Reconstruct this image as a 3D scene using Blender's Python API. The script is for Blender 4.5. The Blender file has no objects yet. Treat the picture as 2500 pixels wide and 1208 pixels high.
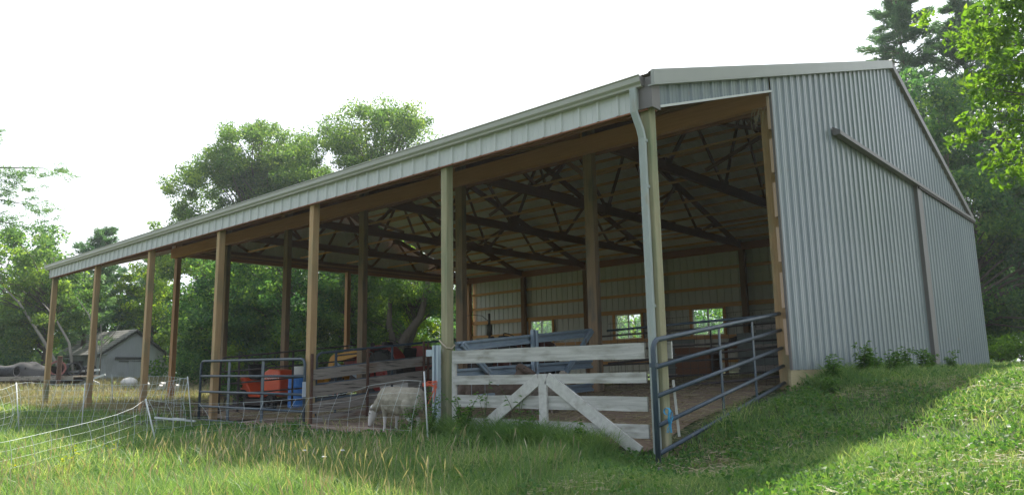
import bpy, bmesh, math, random
import numpy as np
from mathutils import Vector, Matrix, Euler
R_ = math.radians
# ---------------------------------------------------------------- camera, sky, sun, exposure
sc = bpy.context.scene
col = sc.collection
CAM = Vector((4.542, -7.671, 1.204))
cd = bpy.data.cameras.new('camera'); cam = bpy.data.objects.new('camera', cd); col.objects.link(cam)
rv = Vector((0.74333, 0.66869, -0.01752)); uv = Vector((0.12156, -0.10928, 0.98655)); fv = Vector((-0.65778, 0.73546, 0.16252))
cam.matrix_world = Matrix(((rv.x, uv.x, -fv.x, CAM.x), (rv.y, uv.y, -fv.y, CAM.y), (rv.z, uv.z, -fv.z, CAM.z), (0, 0, 0, 1)))
cd.sensor_width = 36; cd.lens = 36 * 1804.7 / 2500; cd.clip_start = 0.05; cd.clip_end = 3000
sc.camera = cam
SUN_AZ, SUN_EL = 24, 51.5          # sun stands behind the barn, to the left
w = bpy.data.worlds.new('World'); sc.world = w; w.use_nodes = True
nt = w.node_tree; nt.nodes.clear()
wo = nt.nodes.new('ShaderNodeOutputWorld'); bg = nt.nodes.new('ShaderNodeBackground'); sk = nt.nodes.new('ShaderNodeTexSky')
sk.sky_type = 'NISHITA'; sk.sun_disc = False; sk.sun_elevation = R_(SUN_EL); sk.sun_rotation = R_(-SUN_AZ)
sk.dust_density = 4.0; sk.air_density = 1.0; sk.ozone_density = 1.0
mx = nt.nodes.new('ShaderNodeMix'); mx.data_type = 'RGBA'
tc = nt.nodes.new('ShaderNodeTexCoord'); cn = nt.nodes.new('ShaderNodeTexNoise'); cn.inputs['Scale'].default_value = 2.2; cn.inputs['Detail'].default_value = 5
cr = nt.nodes.new('ShaderNodeMapRange'); cr.inputs[1].default_value = 0.36; cr.inputs[2].default_value = 0.56; cr.inputs[3].default_value = 0.66; cr.inputs[4].default_value = 0.98
nt.links.new(tc.outputs['Generated'], cn.inputs['Vector']); nt.links.new(cn.outputs['Fac'], cr.inputs[0]); 
dp = nt.nodes.new('ShaderNodeVectorMath'); dp.operation = 'DOT_PRODUCT'; dp.inputs[1].default_value = (-math.sin(R_(SUN_AZ)), math.cos(R_(SUN_AZ)), 0); nt.links.new(tc.outputs['Generated'], dp.inputs[0])
dr = nt.nodes.new('ShaderNodeMapRange'); dr.interpolation_type = 'SMOOTHSTEP'; dr.inputs[1].default_value = -0.5; dr.inputs[2].default_value = 0.15; dr.inputs[3].default_value = 0.38; dr.inputs[4].default_value = 1.0   # white haze toward the sun, bluer sky behind the camera
nt.links.new(dp.outputs['Value'], dr.inputs[0]); ml = nt.nodes.new('ShaderNodeMath'); ml.operation = 'MULTIPLY'; nt.links.new(cr.outputs[0], ml.inputs[0]); nt.links.new(dr.outputs[0], ml.inputs[1]); nt.links.new(ml.outputs[0], mx.inputs[0])
nt.links.new(sk.outputs[0], mx.inputs[6]); mx.inputs[7].default_value = (7.1, 7.5, 8.0, 1)
nt.links.new(mx.outputs[2], bg.inputs[0]); bg.inputs[1].default_value = 0.10; nt.links.new(bg.outputs[0], wo.inputs[0])
sd = bpy.data.lights.new('sun', 'SUN'); sd.energy = 5.0; sd.angle = R_(0.7); sd.color = (1.0, 0.94, 0.84)
so = bpy.data.objects.new('sun', sd); col.objects.link(so)
tos = Vector((-math.sin(R_(SUN_AZ)) * math.cos(R_(SUN_EL)), math.cos(R_(SUN_AZ)) * math.cos(R_(SUN_EL)), math.sin(R_(SUN_EL))))
so.rotation_euler = tos.to_track_quat('Z', 'Y').to_euler(); so.location = (0, 0, 30)
vs = sc.view_settings; vs.view_transform = 'Standard'; vs.look = 'None'; vs.gamma = 1; vs.exposure = 1.08; vs.use_curve_mapping = False
sc.cycles.max_bounces = 8; sc.cycles.diffuse_bounces = 5; sc.cycles.glossy_bounces = 2; sc.cycles.transmission_bounces = 4; sc.cycles.transparent_max_bounces = 6
sc.cycles.use_adaptive_sampling = True; sc.cycles.adaptive_threshold = 0.02; sc.cycles.use_denoising = True
sc.cycles.caustics_reflective = False; sc.cycles.caustics_refractive = False
rnd = random.Random(7); rng = np.random.default_rng(11)

# ---------------------------------------------------------------- materials
def mat(name, a, b=None, scale=(4, 4, 4), rough=0.8, bump=0.0, bscale=None, metal=0.0, det=6, spots=None, contrast=0.28, spec=None, obj=True):
    m = bpy.data.materials.new(name); m.use_nodes = True; t = m.node_tree; p = t.nodes['Principled BSDF']
    p.inputs['Roughness'].default_value = rough; p.inputs['Metallic'].default_value = metal
    if spec is not None: p.inputs['Specular IOR Level'].default_value = spec
    c = t.nodes.new('ShaderNodeTexCoord'); mp = t.nodes.new('ShaderNodeMapping'); mp.inputs['Scale'].default_value = scale
    t.links.new(c.outputs['Object' if obj else 'Generated'], mp.inputs[0])
    n = t.nodes.new('ShaderNodeTexNoise'); n.inputs['Scale'].default_value = 1; n.inputs['Detail'].default_value = det; n.inputs['Roughness'].default_value = 0.6
    t.links.new(mp.outputs[0], n.inputs[0])
    r = t.nodes.new('ShaderNodeValToRGB'); r.color_ramp.elements[0].position = 0.5 - contrast; r.color_ramp.elements[1].position = 0.5 + contrast
    b = b or tuple(x * 1.2 for x in a)
    r.color_ramp.elements[0].color = (*a, 1); r.color_ramp.elements[1].color = (*b, 1)
    t.links.new(n.outputs[0], r.inputs[0]); out = r.outputs[0]
    if spots:
        for (sc_, col_, lo, hi) in spots:
            n2 = t.nodes.new('ShaderNodeTexNoise'); n2.inputs['Scale'].default_value = 1; n2.inputs['Detail'].default_value = 5
            mp2 = t.nodes.new('ShaderNodeMapping'); mp2.inputs['Scale'].default_value = sc_; t.links.new(c.outputs['Object'], mp2.inputs[0]); t.links.new(mp2.outputs[0], n2.inputs[0])
            mr = t.nodes.new('ShaderNodeMapRange'); mr.inputs[1].default_value = lo; mr.inputs[2].default_value = hi; t.links.new(n2.outputs[0], mr.inputs[0])
            x = t.nodes.new('ShaderNodeMix'); x.data_type = 'RGBA'; t.links.new(mr.outputs[0], x.inputs[0]); t.links.new(out, x.inputs[6]); x.inputs[7].default_value = (*col_, 1)
            out = x.outputs[2]
    t.links.new(out, p.inputs['Base Color'])
    if bump:
        bp = t.nodes.new('ShaderNodeBump'); bp.inputs['Strength'].default_value = 0.6; bp.inputs['Distance'].default_value = bump
        src = n
        if bscale:
            src = t.nodes.new('ShaderNodeTexNoise'); src.inputs['Scale'].default_value = bscale; src.inputs['Detail'].default_value = 4; t.links.new(c.outputs['Object'], src.inputs[0])
        t.links.new(src.outputs[0], bp.inputs['Height']); t.links.new(bp.outputs[0], p.inputs['Normal'])
    return m

def leafmat(name, dark, mid, light, trans=0.45, rough=0.5):
    m = bpy.data.materials.new(name); m.use_nodes = True; t = m.node_tree; t.nodes.clear()
    o = t.nodes.new('ShaderNodeOutputMaterial'); a = t.nodes.new('ShaderNodeAttribute'); a.attribute_name = 'tint'
    r = t.nodes.new('ShaderNodeValToRGB'); e = r.color_ramp.elements; e[0].color = (*dark, 1); e[1].color = (*light, 1); k = e.new(0.5); k.color = (*mid, 1)
    t.links.new(a.outputs['Fac'], r.inputs[0])
    d = t.nodes.new('ShaderNodeBsdfPrincipled'); d.inputs['Roughness'].default_value = rough; d.inputs['Specular IOR Level'].default_value = 0.3
    tr = t.nodes.new('ShaderNodeBsdfTranslucent'); hs = t.nodes.new('ShaderNodeMix'); hs.data_type = 'RGBA'; hs.blend_type = 'MULTIPLY'; hs.inputs[0].default_value = 1
    hs.inputs[7].default_value = (2.1, 2.0, 0.9, 1); hs.clamp_result = False
    t.links.new(r.outputs[0], d.inputs['Base Color']); t.links.new(r.outputs[0], hs.inputs[6]); t.links.new(hs.outputs[2], tr.inputs[0])
    x = t.nodes.new('ShaderNodeMixShader'); x.inputs[0].default_value = trans
    t.links.new(d.outputs[0], x.inputs[1]); t.links.new(tr.outputs[0], x.inputs[2]); t.links.new(x.outputs[0], o.inputs[0])
    return m

def wood(name, a, b, axis, **k):
    s = [28, 28, 28]; s['xyz'.index(axis)] = 1.3
    return mat(name, a, b, tuple(s), rough=0.85, bump=0.003, contrast=0.3, **k)

pine_a, pine_b = (0.48, 0.25, 0.10), (0.66, 0.39, 0.17)
W_px = wood('sawn pine along x', pine_a, pine_b, 'x')
W_py = wood('sawn pine along y', (0.20, 0.105, 0.05), (0.30, 0.17, 0.085), 'y')
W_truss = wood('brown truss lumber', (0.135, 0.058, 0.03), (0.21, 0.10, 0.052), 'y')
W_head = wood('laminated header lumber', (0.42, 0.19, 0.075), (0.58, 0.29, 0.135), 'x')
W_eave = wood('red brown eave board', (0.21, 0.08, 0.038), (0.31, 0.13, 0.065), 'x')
W_gab = wood('red brown gable board', (0.30, 0.115, 0.05), (0.42, 0.19, 0.09), 'y')
W_post = wood('treated post lumber', (0.37, 0.225, 0.11), (0.54, 0.37, 0.20), 'z', spots=[((3, 3, 0.8), (0.22, 0.235, 0.14), 0.5, 0.72)])
W_postg = wood('greenish treated post', (0.25, 0.225, 0.13), (0.40, 0.37, 0.235), 'z', spots=[((6, 6, 0.9), (0.17, 0.21, 0.12), 0.45, 0.7), ((11, 11, 5), (0.42, 0.42, 0.33), 0.66, 0.74)])
W_posto = wood('orange post lumber', (0.30, 0.15, 0.065), (0.42, 0.235, 0.12), 'z')
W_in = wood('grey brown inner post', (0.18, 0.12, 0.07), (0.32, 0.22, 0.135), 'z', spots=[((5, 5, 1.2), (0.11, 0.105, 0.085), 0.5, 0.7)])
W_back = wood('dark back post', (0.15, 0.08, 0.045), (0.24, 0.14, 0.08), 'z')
M_white = wood('white washed board', (0.28, 0.275, 0.255), (0.64, 0.63, 0.59), 'x', spots=[((2.5, 3, 9), (0.26, 0.25, 0.21), 0.50, 0.70), ((30, 30, 30), (0.25, 0.22, 0.18), 0.68, 0.74)])
M_wdiag = mat('white washed brace', (0.42, 0.41, 0.38), (0.64, 0.63, 0.59), (14, 14, 14), bump=0.002, rough=0.85, spots=[((4, 4, 6), (0.32, 0.30, 0.25), 0.58, 0.75)])
M_weath = wood('weathered grey board', (0.19, 0.165, 0.145), (0.38, 0.345, 0.305), 'y', spots=[((3, 1.2, 5), (0.20, 0.105, 0.06), 0.58, 0.72), ((5, 2, 30), (0.045, 0.04, 0.035), 0.55, 0.68)])
M_gable = mat('ash grey painted steel', (0.18, 0.215, 0.23), (0.235, 0.27, 0.28), (0.6, 1.1, 0.35), rough=0.33, det=4, spec=.6, contrast=.2, spots=[((1, 4.5, .25), (0.17, 0.20, 0.205), .5, .85), ((2, 7, 7), (0.23, 0.22, 0.19), .66, .8)])
M_fascia = mat('pale grey painted steel', (0.52, 0.54, 0.53), (0.60, 0.61, 0.59), (1.5, 1.5, 1.5), rough=0.45)
M_roof = mat('galvanised roof steel', (0.60, 0.59, 0.55), (0.70, 0.68, 0.64), (0.4, 1.5, 1.5), rough=0.5)
M_in = mat('unpainted wall steel', (0.56, 0.57, 0.54), (0.64, 0.65, 0.62), (1, 1, 0.4), rough=0.55)
M_trim = mat('taupe steel trim', (0.15, 0.135, 0.13), (0.185, 0.17, 0.165), (1, 1, 1), rough=0.5)
M_rake = mat('clay steel rake trim', (0.29, 0.30, 0.275), (0.34, 0.35, 0.32), (2, 2, 2), rough=0.45)
M_gut = mat('clay gutter aluminium', (0.36, 0.36, 0.31), (0.43, 0.43, 0.38), (2, 6, 6), rough=0.4, spots=[((0.5, 3, 9), (0.30, 0.30, 0.24), 0.58, 0.8)])
M_down = mat('downspout aluminium', (0.29, 0.33, 0.315), (0.38, 0.42, 0.395), (8, 8, 1.2), rough=0.45, spots=[((10, 10, 5), (0.33, 0.32, 0.25), 0.56, 0.75)])
M_tube = mat('slate blue gate paint', (0.036, 0.057, 0.08), (0.06, 0.088, 0.118), (6, 6, 6), rough=0.42, spots=[((9, 9, 9), (0.12, 0.13, 0.14), 0.62, 0.75)])
M_blue = mat('galvanised blue steel', (0.20, 0.265, 0.33), (0.30, 0.365, 0.42), (5, 5, 5), rough=0.4, metal=0.2, spots=[((7, 7, 3), (0.21, 0.18, 0.16), 0.64, 0.75)])
M_galv = mat('pale galvanised post', (0.30, 0.37, 0.43), (0.42, 0.49, 0.54), (9, 9, 2), rough=0.45, metal=0.2, spots=[((14, 14, 9), (0.24, 0.10, 0.06), 0.66, 0.72)])
M_rust = mat('rusty brown steel', (0.06, 0.03, 0.022), (0.15, 0.08, 0.055), (14, 14, 14), rough=0.9, bump=0.003)
M_dtube = mat('dull dark pipe', (0.035, 0.035, 0.038), (0.09, 0.07, 0.06), (8, 8, 8), rough=0.6)
M_net = mat('white net string', (0.55, 0.62, 0.62), (0.68, 0.73, 0.72), rough=0.6)
M_netpost = mat('white plastic net post', (0.55, 0.58, 0.58), (0.68, 0.7, 0.7), (3, 3, 12), rough=0.5)
M_black = mat('black rubber', (0.018, 0.018, 0.018), (0.035, 0.034, 0.032), rough=0.75)
M_red = mat('faded red enamel', (0.26, 0.03, 0.028), (0.36, 0.06, 0.045), (3, 3, 3), rough=0.5, spots=[((5, 5, 5), (0.13, 0.035, 0.025), 0.55, 0.75)])
M_yel = mat('loader yellow enamel', (0.50, 0.23, 0.02), (0.62, 0.32, 0.04), (4, 4, 4), rough=0.55, spots=[((6, 6, 6), (0.22, 0.10, 0.03), 0.6, 0.76)])
M_org = mat('orange mower enamel', (0.58, 0.065, 0.02), (0.68, 0.10, 0.03), rough=0.4)
M_bar = mat('blue barrel plastic', (0.012, 0.13, 0.42), (0.02, 0.17, 0.50), rough=0.45)
M_cream = mat('cream plastic', (0.5, 0.48, 0.44), (0.6, 0.58, 0.54), rough=0.6)
M_iron = mat('dark iron', (0.03, 0.024, 0.022), (0.07, 0.05, 0.045), (10, 10, 10), rough=0.7)
M_olive = mat('grey olive steel', (0.10, 0.095, 0.085), (0.15, 0.145, 0.13), rough=0.55)
M_shed = wood('silver grey barn board', (0.42, 0.43, 0.47), (0.60, 0.61, 0.66), 'z', spots=[((0.7, 0.7, 0.5), (0.25, 0.255, 0.26), 0.5, 0.7)])
M_shedd = mat('dark shed trim', (0.06, 0.06, 0.065), (0.10, 0.10, 0.105), rough=0.7)
M_bark = mat('grey brown bark', (0.06, 0.05, 0.04), (0.14, 0.12, 0.095), (5, 5, 1.6), rough=0.95, bump=0.03)
M_barkp = mat('pale bare bark', (0.22, 0.20, 0.17), (0.36, 0.33, 0.28), (5, 5, 1.6), rough=0.95, bump=0.02)
M_wool = mat('dusty cream wool', (0.27, 0.245, 0.19), (0.38, 0.35, 0.28), (9, 9, 9), rough=1.0, bump=0.008, bscale=60, spots=[((5, 5, 5), (0.22, 0.195, 0.15), 0.5, 0.8)])
M_face = mat('pale sheep face', (0.55, 0.53, 0.50), (0.66, 0.63, 0.6), (14, 14, 14), rough=0.9)
M_brown = mat('brown wool', (0.10, 0.07, 0.055), (0.17, 0.125, 0.095), (9, 9, 9), rough=1.0, bump=0.02, bscale=38)
M_greyw = mat('grey tan wool', (0.22, 0.19, 0.15), (0.33, 0.29, 0.24), (9, 9, 9), rough=1.0, bump=0.02, bscale=38)
M_dface = mat('dark sheep muzzle', (0.03, 0.028, 0.03), (0.06, 0.05, 0.05), rough=0.7)
M_pipe = mat('black corrugated plastic', (0.022, 0.024, 0.028), (0.04, 0.043, 0.048), (3, 3, 3), rough=0.6, spec=.25)
M_pink = mat('dusty red liner', (0.20, 0.07, 0.065), (0.26, 0.11, 0.10), rough=0.6)
M_tarp = mat('grey weathered tarp', (0.04, 0.04, 0.037), (0.07, 0.068, 0.065), (3, 3, 9), rough=0.8, bump=0.03)
M_dirt = mat('dry dirt floor', (0.19, 0.135, 0.095), (0.28, 0.21, 0.155), (1.2, 1.2, 1.2), rough=1.0, bump=0.03, bscale=18, spots=[((6, 6, 6), (0.30, 0.24, 0.16), 0.58, 0.75)])
M_ground = mat('grassy soil', (0.035, 0.065, 0.02), (0.07, 0.10, 0.035), (0.5, 0.5, 0.5), rough=1.0, bump=0.05, bscale=6, spots=[((3, 3, 3), (0.16, 0.13, 0.07), 0.5, 0.72)])
M_orgtw = mat('orange baling twine', (0.62, 0.11, 0.05), (0.7, 0.16, 0.08), rough=0.7)
M_bltw = mat('blue baling twine', (0.04, 0.30, 0.52), (0.06, 0.36, 0.6), rough=0.7)
M_rope = mat('pale rope', (0.45, 0.38, 0.28), (0.55, 0.47, 0.36), rough=0.9)
M_glassf = mat('white window vinyl', (0.6, 0.6, 0.58), (0.68, 0.68, 0.66), rough=0.4)
M_grayp = mat('grey green plywood', (0.12, 0.135, 0.125), (0.2, 0.215, 0.2), (2, 2, 6), rough=0.9)
gm = bpy.data.materials.new('window glass'); gm.use_nodes = True; _t = gm.node_tree; _t.nodes.clear()
_o = _t.nodes.new('ShaderNodeOutputMaterial'); _g = _t.nodes.new('ShaderNodeBsdfGlossy'); _g.inputs['Roughness'].default_value = 0.02; _tr = _t.nodes.new('ShaderNodeBsdfTransparent'); _tr.inputs[0].default_value = (0.86, 0.92, 0.9, 1)
_m = _t.nodes.new('ShaderNodeMixShader'); _m.inputs[0].default_value = 0.10; _t.links.new(_tr.outputs[0], _m.inputs[1]); _t.links.new(_g.outputs[0], _m.inputs[2]); _t.links.new(_m.outputs[0], _o.inputs[0])
# shingles on the old shed
def shingle():
    m = mat('grey green shingles', (0.17, 0.17, 0.155), (0.24, 0.24, 0.22), (5, 5, 5), rough=0.9)
    t = m.node_tree; p = t.nodes['Principled BSDF']; old = p.inputs['Base Color'].links[0].from_socket
    c = t.nodes.new('ShaderNodeTexCoord'); b = t.nodes.new('ShaderNodeTexBrick'); b.inputs['Scale'].default_value = 1.0
    b.inputs['Brick Width'].default_value = 1.1; b.inputs['Row Height'].default_value = 0.27; b.inputs['Mortar Size'].default_value = 0.03; b.offset = 0.5
    b.inputs['Color1'].default_value = (1, 1, 1, 1); b.inputs['Color2'].default_value = (.8, .8, .8, 1); b.inputs['Mortar'].default_value = (.35, .35, .35, 1)
    t.links.new(c.outputs['UV'], b.inputs['Vector']); x = t.nodes.new('ShaderNodeMix'); x.data_type = 'RGBA'; x.blend_type = 'MULTIPLY'; x.inputs[0].default_value = 1
    t.links.new(old, x.inputs[6]); t.links.new(b.outputs[0], x.inputs[7]); t.links.new(x.outputs[2], p.inputs['Base Color']); return m
M_shing = shingle()

# ---------------------------------------------------------------- object helpers
def tag(o, label=None, cat=None, group=None, kind=None):
    if label: o['label'] = label
    if cat: o['category'] = cat
    if group: o['group'] = group
    if kind: o['kind'] = kind
    return o
def empty(name, loc, label, cat, group=None, rz=0):
    o = bpy.data.objects.new(name, None); col.objects.link(o); o.location = loc; o.rotation_euler = (0, 0, rz); o.empty_display_size = 0.2
    return tag(o, label, cat, group)
def link(name, me, m, parent=None, smooth=False):
    o = bpy.data.objects.new(name, me); col.objects.link(o)
    if m:
        for k in (m if isinstance(m, (list, tuple)) else [m]): me.materials.append(k)
    if smooth: me.shade_smooth()
    if parent:
        o.parent = parent; 
    return o
def inv(parent, v):       # world point to the parent's own frame
    return v
class MB:
    def __init__(s): s.v = []; s.f = []; s.org = Vector((0, 0, 0))
    def add(s, vs, fs):
        n = len(s.v); s.v += [tuple(v) for v in vs]; s.f += [tuple(n + i for i in f) for f in fs]; return s
    def box(s, x0, x1, y0, y1, z0, z1):
        v = [(x, y, z) for x in (x0, x1) for y in (y0, y1) for z in (z0, z1)]
        return s.add(v, [(0, 1, 3, 2), (4, 6, 7, 5), (0, 4, 5, 1), (2, 3, 7, 6), (0, 2, 6, 4), (1, 5, 7, 3)])
    def bar(s, a, b, w_, h_, up=(0, 0, 1)):
        a = Vector(a); b = Vector(b); d = (b - a).normalized(); u = Vector(up); x = d.cross(u)
        if x.length < 1e-4: x = d.cross(Vector((1, 0, 0)))
        x.normalize(); u = x.cross(d)
        v = [p + x * (w_ / 2 * i) + u * (h_ / 2 * j) for p in (a, b) for (i, j) in ((-1, -1), (1, -1), (1, 1), (-1, 1))]
        return s.add(v, [(3, 2, 1, 0), (4, 5, 6, 7), (0, 1, 5, 4), (1, 2, 6, 5), (2, 3, 7, 6), (3, 0, 4, 7)])
    def tube(s, pts, r, n=8, caps=True):
        pts = [Vector(p) for p in pts]; N = len(pts); rs = r if isinstance(r, (list, tuple)) else [r] * N
        vs = []; x = None
        for i, p in enumerate(pts):
            d = (pts[min(i + 1, N - 1)] - pts[max(i - 1, 0)]).normalized()
            if x is None:
                x = d.cross(Vector((0, 0, 1)))
                if x.length < 1e-3: x = Vector((1, 0, 0))
            x = (x - d * x.dot(d)).normalized(); y = d.cross(x)
            vs += [p + (x * math.cos(2 * math.pi * k / n) + y * math.sin(2 * math.pi * k / n)) * rs[i] for k in range(n)]
        fs = [(i * n + k, i * n + (k + 1) % n, (i + 1) * n + (k + 1) % n, (i + 1) * n + k) for i in range(N - 1) for k in range(n)]
        if caps: fs += [tuple(reversed(range(n))), tuple((N - 1) * n + k for k in range(n))]
        return s.add(vs, fs)
    def prism(s, poly, a, b):   # poly: list of 3D points in a plane, extruded by vector from offset a to b
        n = len(poly); a = Vector(a); b = Vector(b); P = [Vector(p) for p in poly]
        return s.add([p + a for p in P] + [p + b for p in P], [tuple(reversed(range(n))), tuple(range(n, 2 * n))] + [(i, (i + 1) % n, n + (i + 1) % n, n + i) for i in range(n)])
    def lathe(s, prof, c, axis='z', n=24, a0=0, a1=2 * math.pi):   # prof [(r, h)]
        c = Vector(c); full = abs(a1 - a0 - 2 * math.pi) < 1e-6; m = n if full else n + 1; vs = []
        for (r, h) in prof:
            for k in range(m):
                t = a0 + (a1 - a0) * k / n; u, v = r * math.cos(t), r * math.sin(t)
                vs.append(c + Vector({'z': (u, v, h), 'y': (u, h, v), 'x': (h, u, v)}[axis]))
        fs = [(i * m + k, i * m + (k + 1) % m, (i + 1) * m + (k + 1) % m, (i + 1) * m + k) for i in range(len(prof) - 1) for k in range(n)]
        return s.add(vs, fs)
    def ell(s, c, r, n=12, m=8):
        c = Vector(c); vs = [c + Vector((r[0] * math.sin(math.pi * i / m) * math.cos(2 * math.pi * k / n), r[1] * math.sin(math.pi * i / m) * math.sin(2 * math.pi * k / n), r[2] * math.cos(math.pi * i / m))) for i in range(m + 1) for k in range(n)]
        return s.add(vs, [(i * n + k, (i + 1) * n + k, (i + 1) * n + (k + 1) % n, i * n + (k + 1) % n) for i in range(m) for k in range(n)])
    def build(s, name, m, parent=None, smooth=False, bevel=0.0, fix=True):
        me = bpy.data.meshes.new(name); org = Vector((0, 0, 0))
        if parent is not None and parent.get('_w'): org = Vector(parent.location)
        me.from_pydata([tuple(Vector(v) - org) for v in s.v], [], s.f); 
        bm = bmesh.new(); bm.from_mesh(me)
        bmesh.ops.remove_doubles(bm, verts=bm.verts, dist=1e-5)
        if fix: bmesh.ops.recalc_face_normals(bm, faces=bm.faces)
        bm.to_mesh(me); bm.free(); me.update()
        o = link(name, me, m, parent, smooth)
        if bevel:
            b = o.modifiers.new('bevel', 'BEVEL'); b.width = bevel; b.segments = 1; b.limit_method = 'ANGLE'
        return o
def root(name, loc, label, cat, group=None):    # a thing whose parts are given in world coordinates
    o = empty(name, loc, label, cat, group); o['_w'] = 1; return o
def arc(c, a, b, r, t0, t1, n=6):
    c, a, b = Vector(c), Vector(a), Vector(b)
    return [c + (a * math.cos(t0 + (t1 - t0) * i / n) + b * math.sin(t0 + (t1 - t0) * i / n)) * r for i in range(n + 1)]

# ---------------------------------------------------------------- ground
def sst(t): t = np.clip(t, 0, 1); return t * t * (3 - 2 * t)
def G(x, y):
    x = np.asarray(x, float); y = np.asarray(y, float)
    base = -0.16 + 0.42 * np.clip((y + 8) / 8, 0, 1)
    a = 0.73 * sst((x + 15) / 15) * sst((y + 1) / 7)
    b = 0.62 * np.maximum(sst((-24 - x) / 16), sst((y - 9) / 22))
    c = 0.62 * sst((y - 9) / 22)
    rgt = 0.10 * sst((x - 2) / 6) * sst((y + 6) / 6)
    n = 0.025 * np.sin(x * 1.7 + y * 0.6) * np.sin(y * 1.3 - x * 0.4) + 0.02 * np.sin(x * 3.1) * np.sin(y * 2.7 + 1)
    dip = .17 * np.exp(-((x - .25) ** 2 + (y + .15) ** 2) / 1.3)      # worn hollow round the foot of the corner post
    return base + np.maximum(a, b) + rgt + n - dip
def g(x, y): return float(G(x, y))
def sheet(xs, ys, fz):
    X, Y = np.meshgrid(xs, ys, indexing='ij'); Z = fz(X, Y); nx, ny = X.shape
    v = np.stack([X.ravel(), Y.ravel(), Z.ravel()], 1); i = np.arange(nx * ny).reshape(nx, ny)
    f = np.stack([i[:-1, :-1].ravel(), i[1:, :-1].ravel(), i[1:, 1:].ravel(), i[:-1, 1:].ravel()], 1); return v, f
def npmesh(name, v, f, tint=None):
    me = bpy.data.meshes.new(name); nv, nf, k = len(v), len(f), f.shape[1]
    me.vertices.add(nv); me.vertices.foreach_set('co', np.ascontiguousarray(v, np.float32).ravel())
    me.loops.add(nf * k); me.loops.foreach_set('vertex_index', np.ascontiguousarray(f, np.int32).ravel())
    me.polygons.add(nf); me.polygons.foreach_set('loop_start', np.arange(0, nf * k, k, dtype=np.int32))
    me.update(calc_edges=True)
    if tint is not None:
        a = me.attributes.new('tint', 'FLOAT', 'FACE'); a.data.foreach_set('value', np.ascontiguousarray(tint, np.float32))
    return me
ax = np.concatenate([-np.geomspace(900, 34, 34), np.arange(-33, 12, 0.45), np.geomspace(12.5, 900, 34)])
ay = np.concatenate([-np.geomspace(900, 13, 30), np.arange(-12, 24, 0.45), np.geomspace(24.5, 900, 34)])
v, f = sheet(ax, ay, G); gr = link('ground', npmesh('ground', v, f), M_ground, smooth=True); tag(gr, kind='structure')
v, f = sheet(np.arange(-17.6, -0.02, 0.4), np.arange(0.2, 18.9, 0.42), lambda X, Y: G(X, Y) + 0.02)
fl = link('dirt_floor', npmesh('dirt_floor', v, f), M_dirt, smooth=True); tag(fl, kind='structure')
v, f = sheet(np.arange(-9.4, -3.9, 0.25), np.arange(-0.5, 0.21, 0.17), lambda X, Y: G(X, Y) + 0.016)
v[:, 1] -= 0.18 * np.sin(v[:, 0] * 2.3) * (v[:, 1] < -0.3)
fl = link('dirt_path', npmesh('dirt_path', v, f), M_dirt, smooth=True); tag(fl, kind='structure')

# ---------------------------------------------------------------- barn
S = 3.66; L = 6 * S; YI = 3.89; YB = 18.98; YR = 11.2
def zr(y): return 4.80 + 0.3225 * y if y <= YR else 4.80 + 0.3225 * YR - 0.345 * (y - YR)
barn = empty('open_sided_barn', (0, 0, 0), 'long pole barn with open front of wooden posts and ribbed grey gable wall', 'barn')
def ribprof(a0, a1, pitch=0.305, h=0.02, minor=True, bw=.034):   # (position, height) along a steel sheet
    out = []; n = int(math.ceil((a1 - a0) / pitch))
    for i in range(n + 1):
        c = a0 + i * pitch
        pts = [(c - bw, 0), (c - bw * .42, h), (c + bw * .42, h), (c + bw, 0)]
        if minor:
            for q in (.105, .20):
                pts += [(c + q - .012, 0), (c + q - .004, .005), (c + q + .004, .005), (c + q + .012, 0)]
        out += pts
    return [(min(max(p, a0), a1), q) for p, q in out]
def ribwall_y(name, x, sgn, y0, y1, zb, zt, m, parent, **k):   # a wall in the YZ plane, ribs out along x
    pr = ribprof(y0, y1, **k)
    if y0 < YR < y1: pr.append((YR, 0)); pr.sort(key=lambda t: t[0])
    vs = []; 
    for (y, h) in pr: vs += [(x + sgn * h, y, zb(y)), (x + sgn * h, y, zt(y))]
    fs = [(2 * i, 2 * i + 2, 2 * i + 3, 2 * i + 1) for i in range(len(pr) - 1) if pr[i + 1][0] > pr[i][0] + 1e-6]
    return MB().add(vs, fs).build(name, m, parent, fix=False)
def ribwall_x(name, y, sgn, x0, x1, zb, zt, m, parent, holes=(), **k):
    pr = ribprof(x0, x1, **k); vs = []; fs = []
    for h in holes: pr += [(h[0], 0), (h[1], 0)]
    pr.sort(key=lambda t: t[0])
    for i in range(len(pr) - 1):
        (a, ha), (b, hb) = pr[i], pr[i + 1]
        if b - a < 1e-6: continue
        spans = [(zb, zt)]
        for h in holes:
            if a >= h[0] - 1e-6 and b <= h[1] + 1e-6: spans = [(zb, h[2]), (h[3], zt)]
        for (p, q) in spans:
            n = len(vs); vs += [(a, y + sgn * ha, p), (b, y + sgn * hb, p), (b, y + sgn * hb, q), (a, y + sgn * ha, q)]; fs.append((n, n + 1, n + 2, n + 3))
    return MB().add(vs, fs).build(name, m, parent, fix=False)
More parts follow.
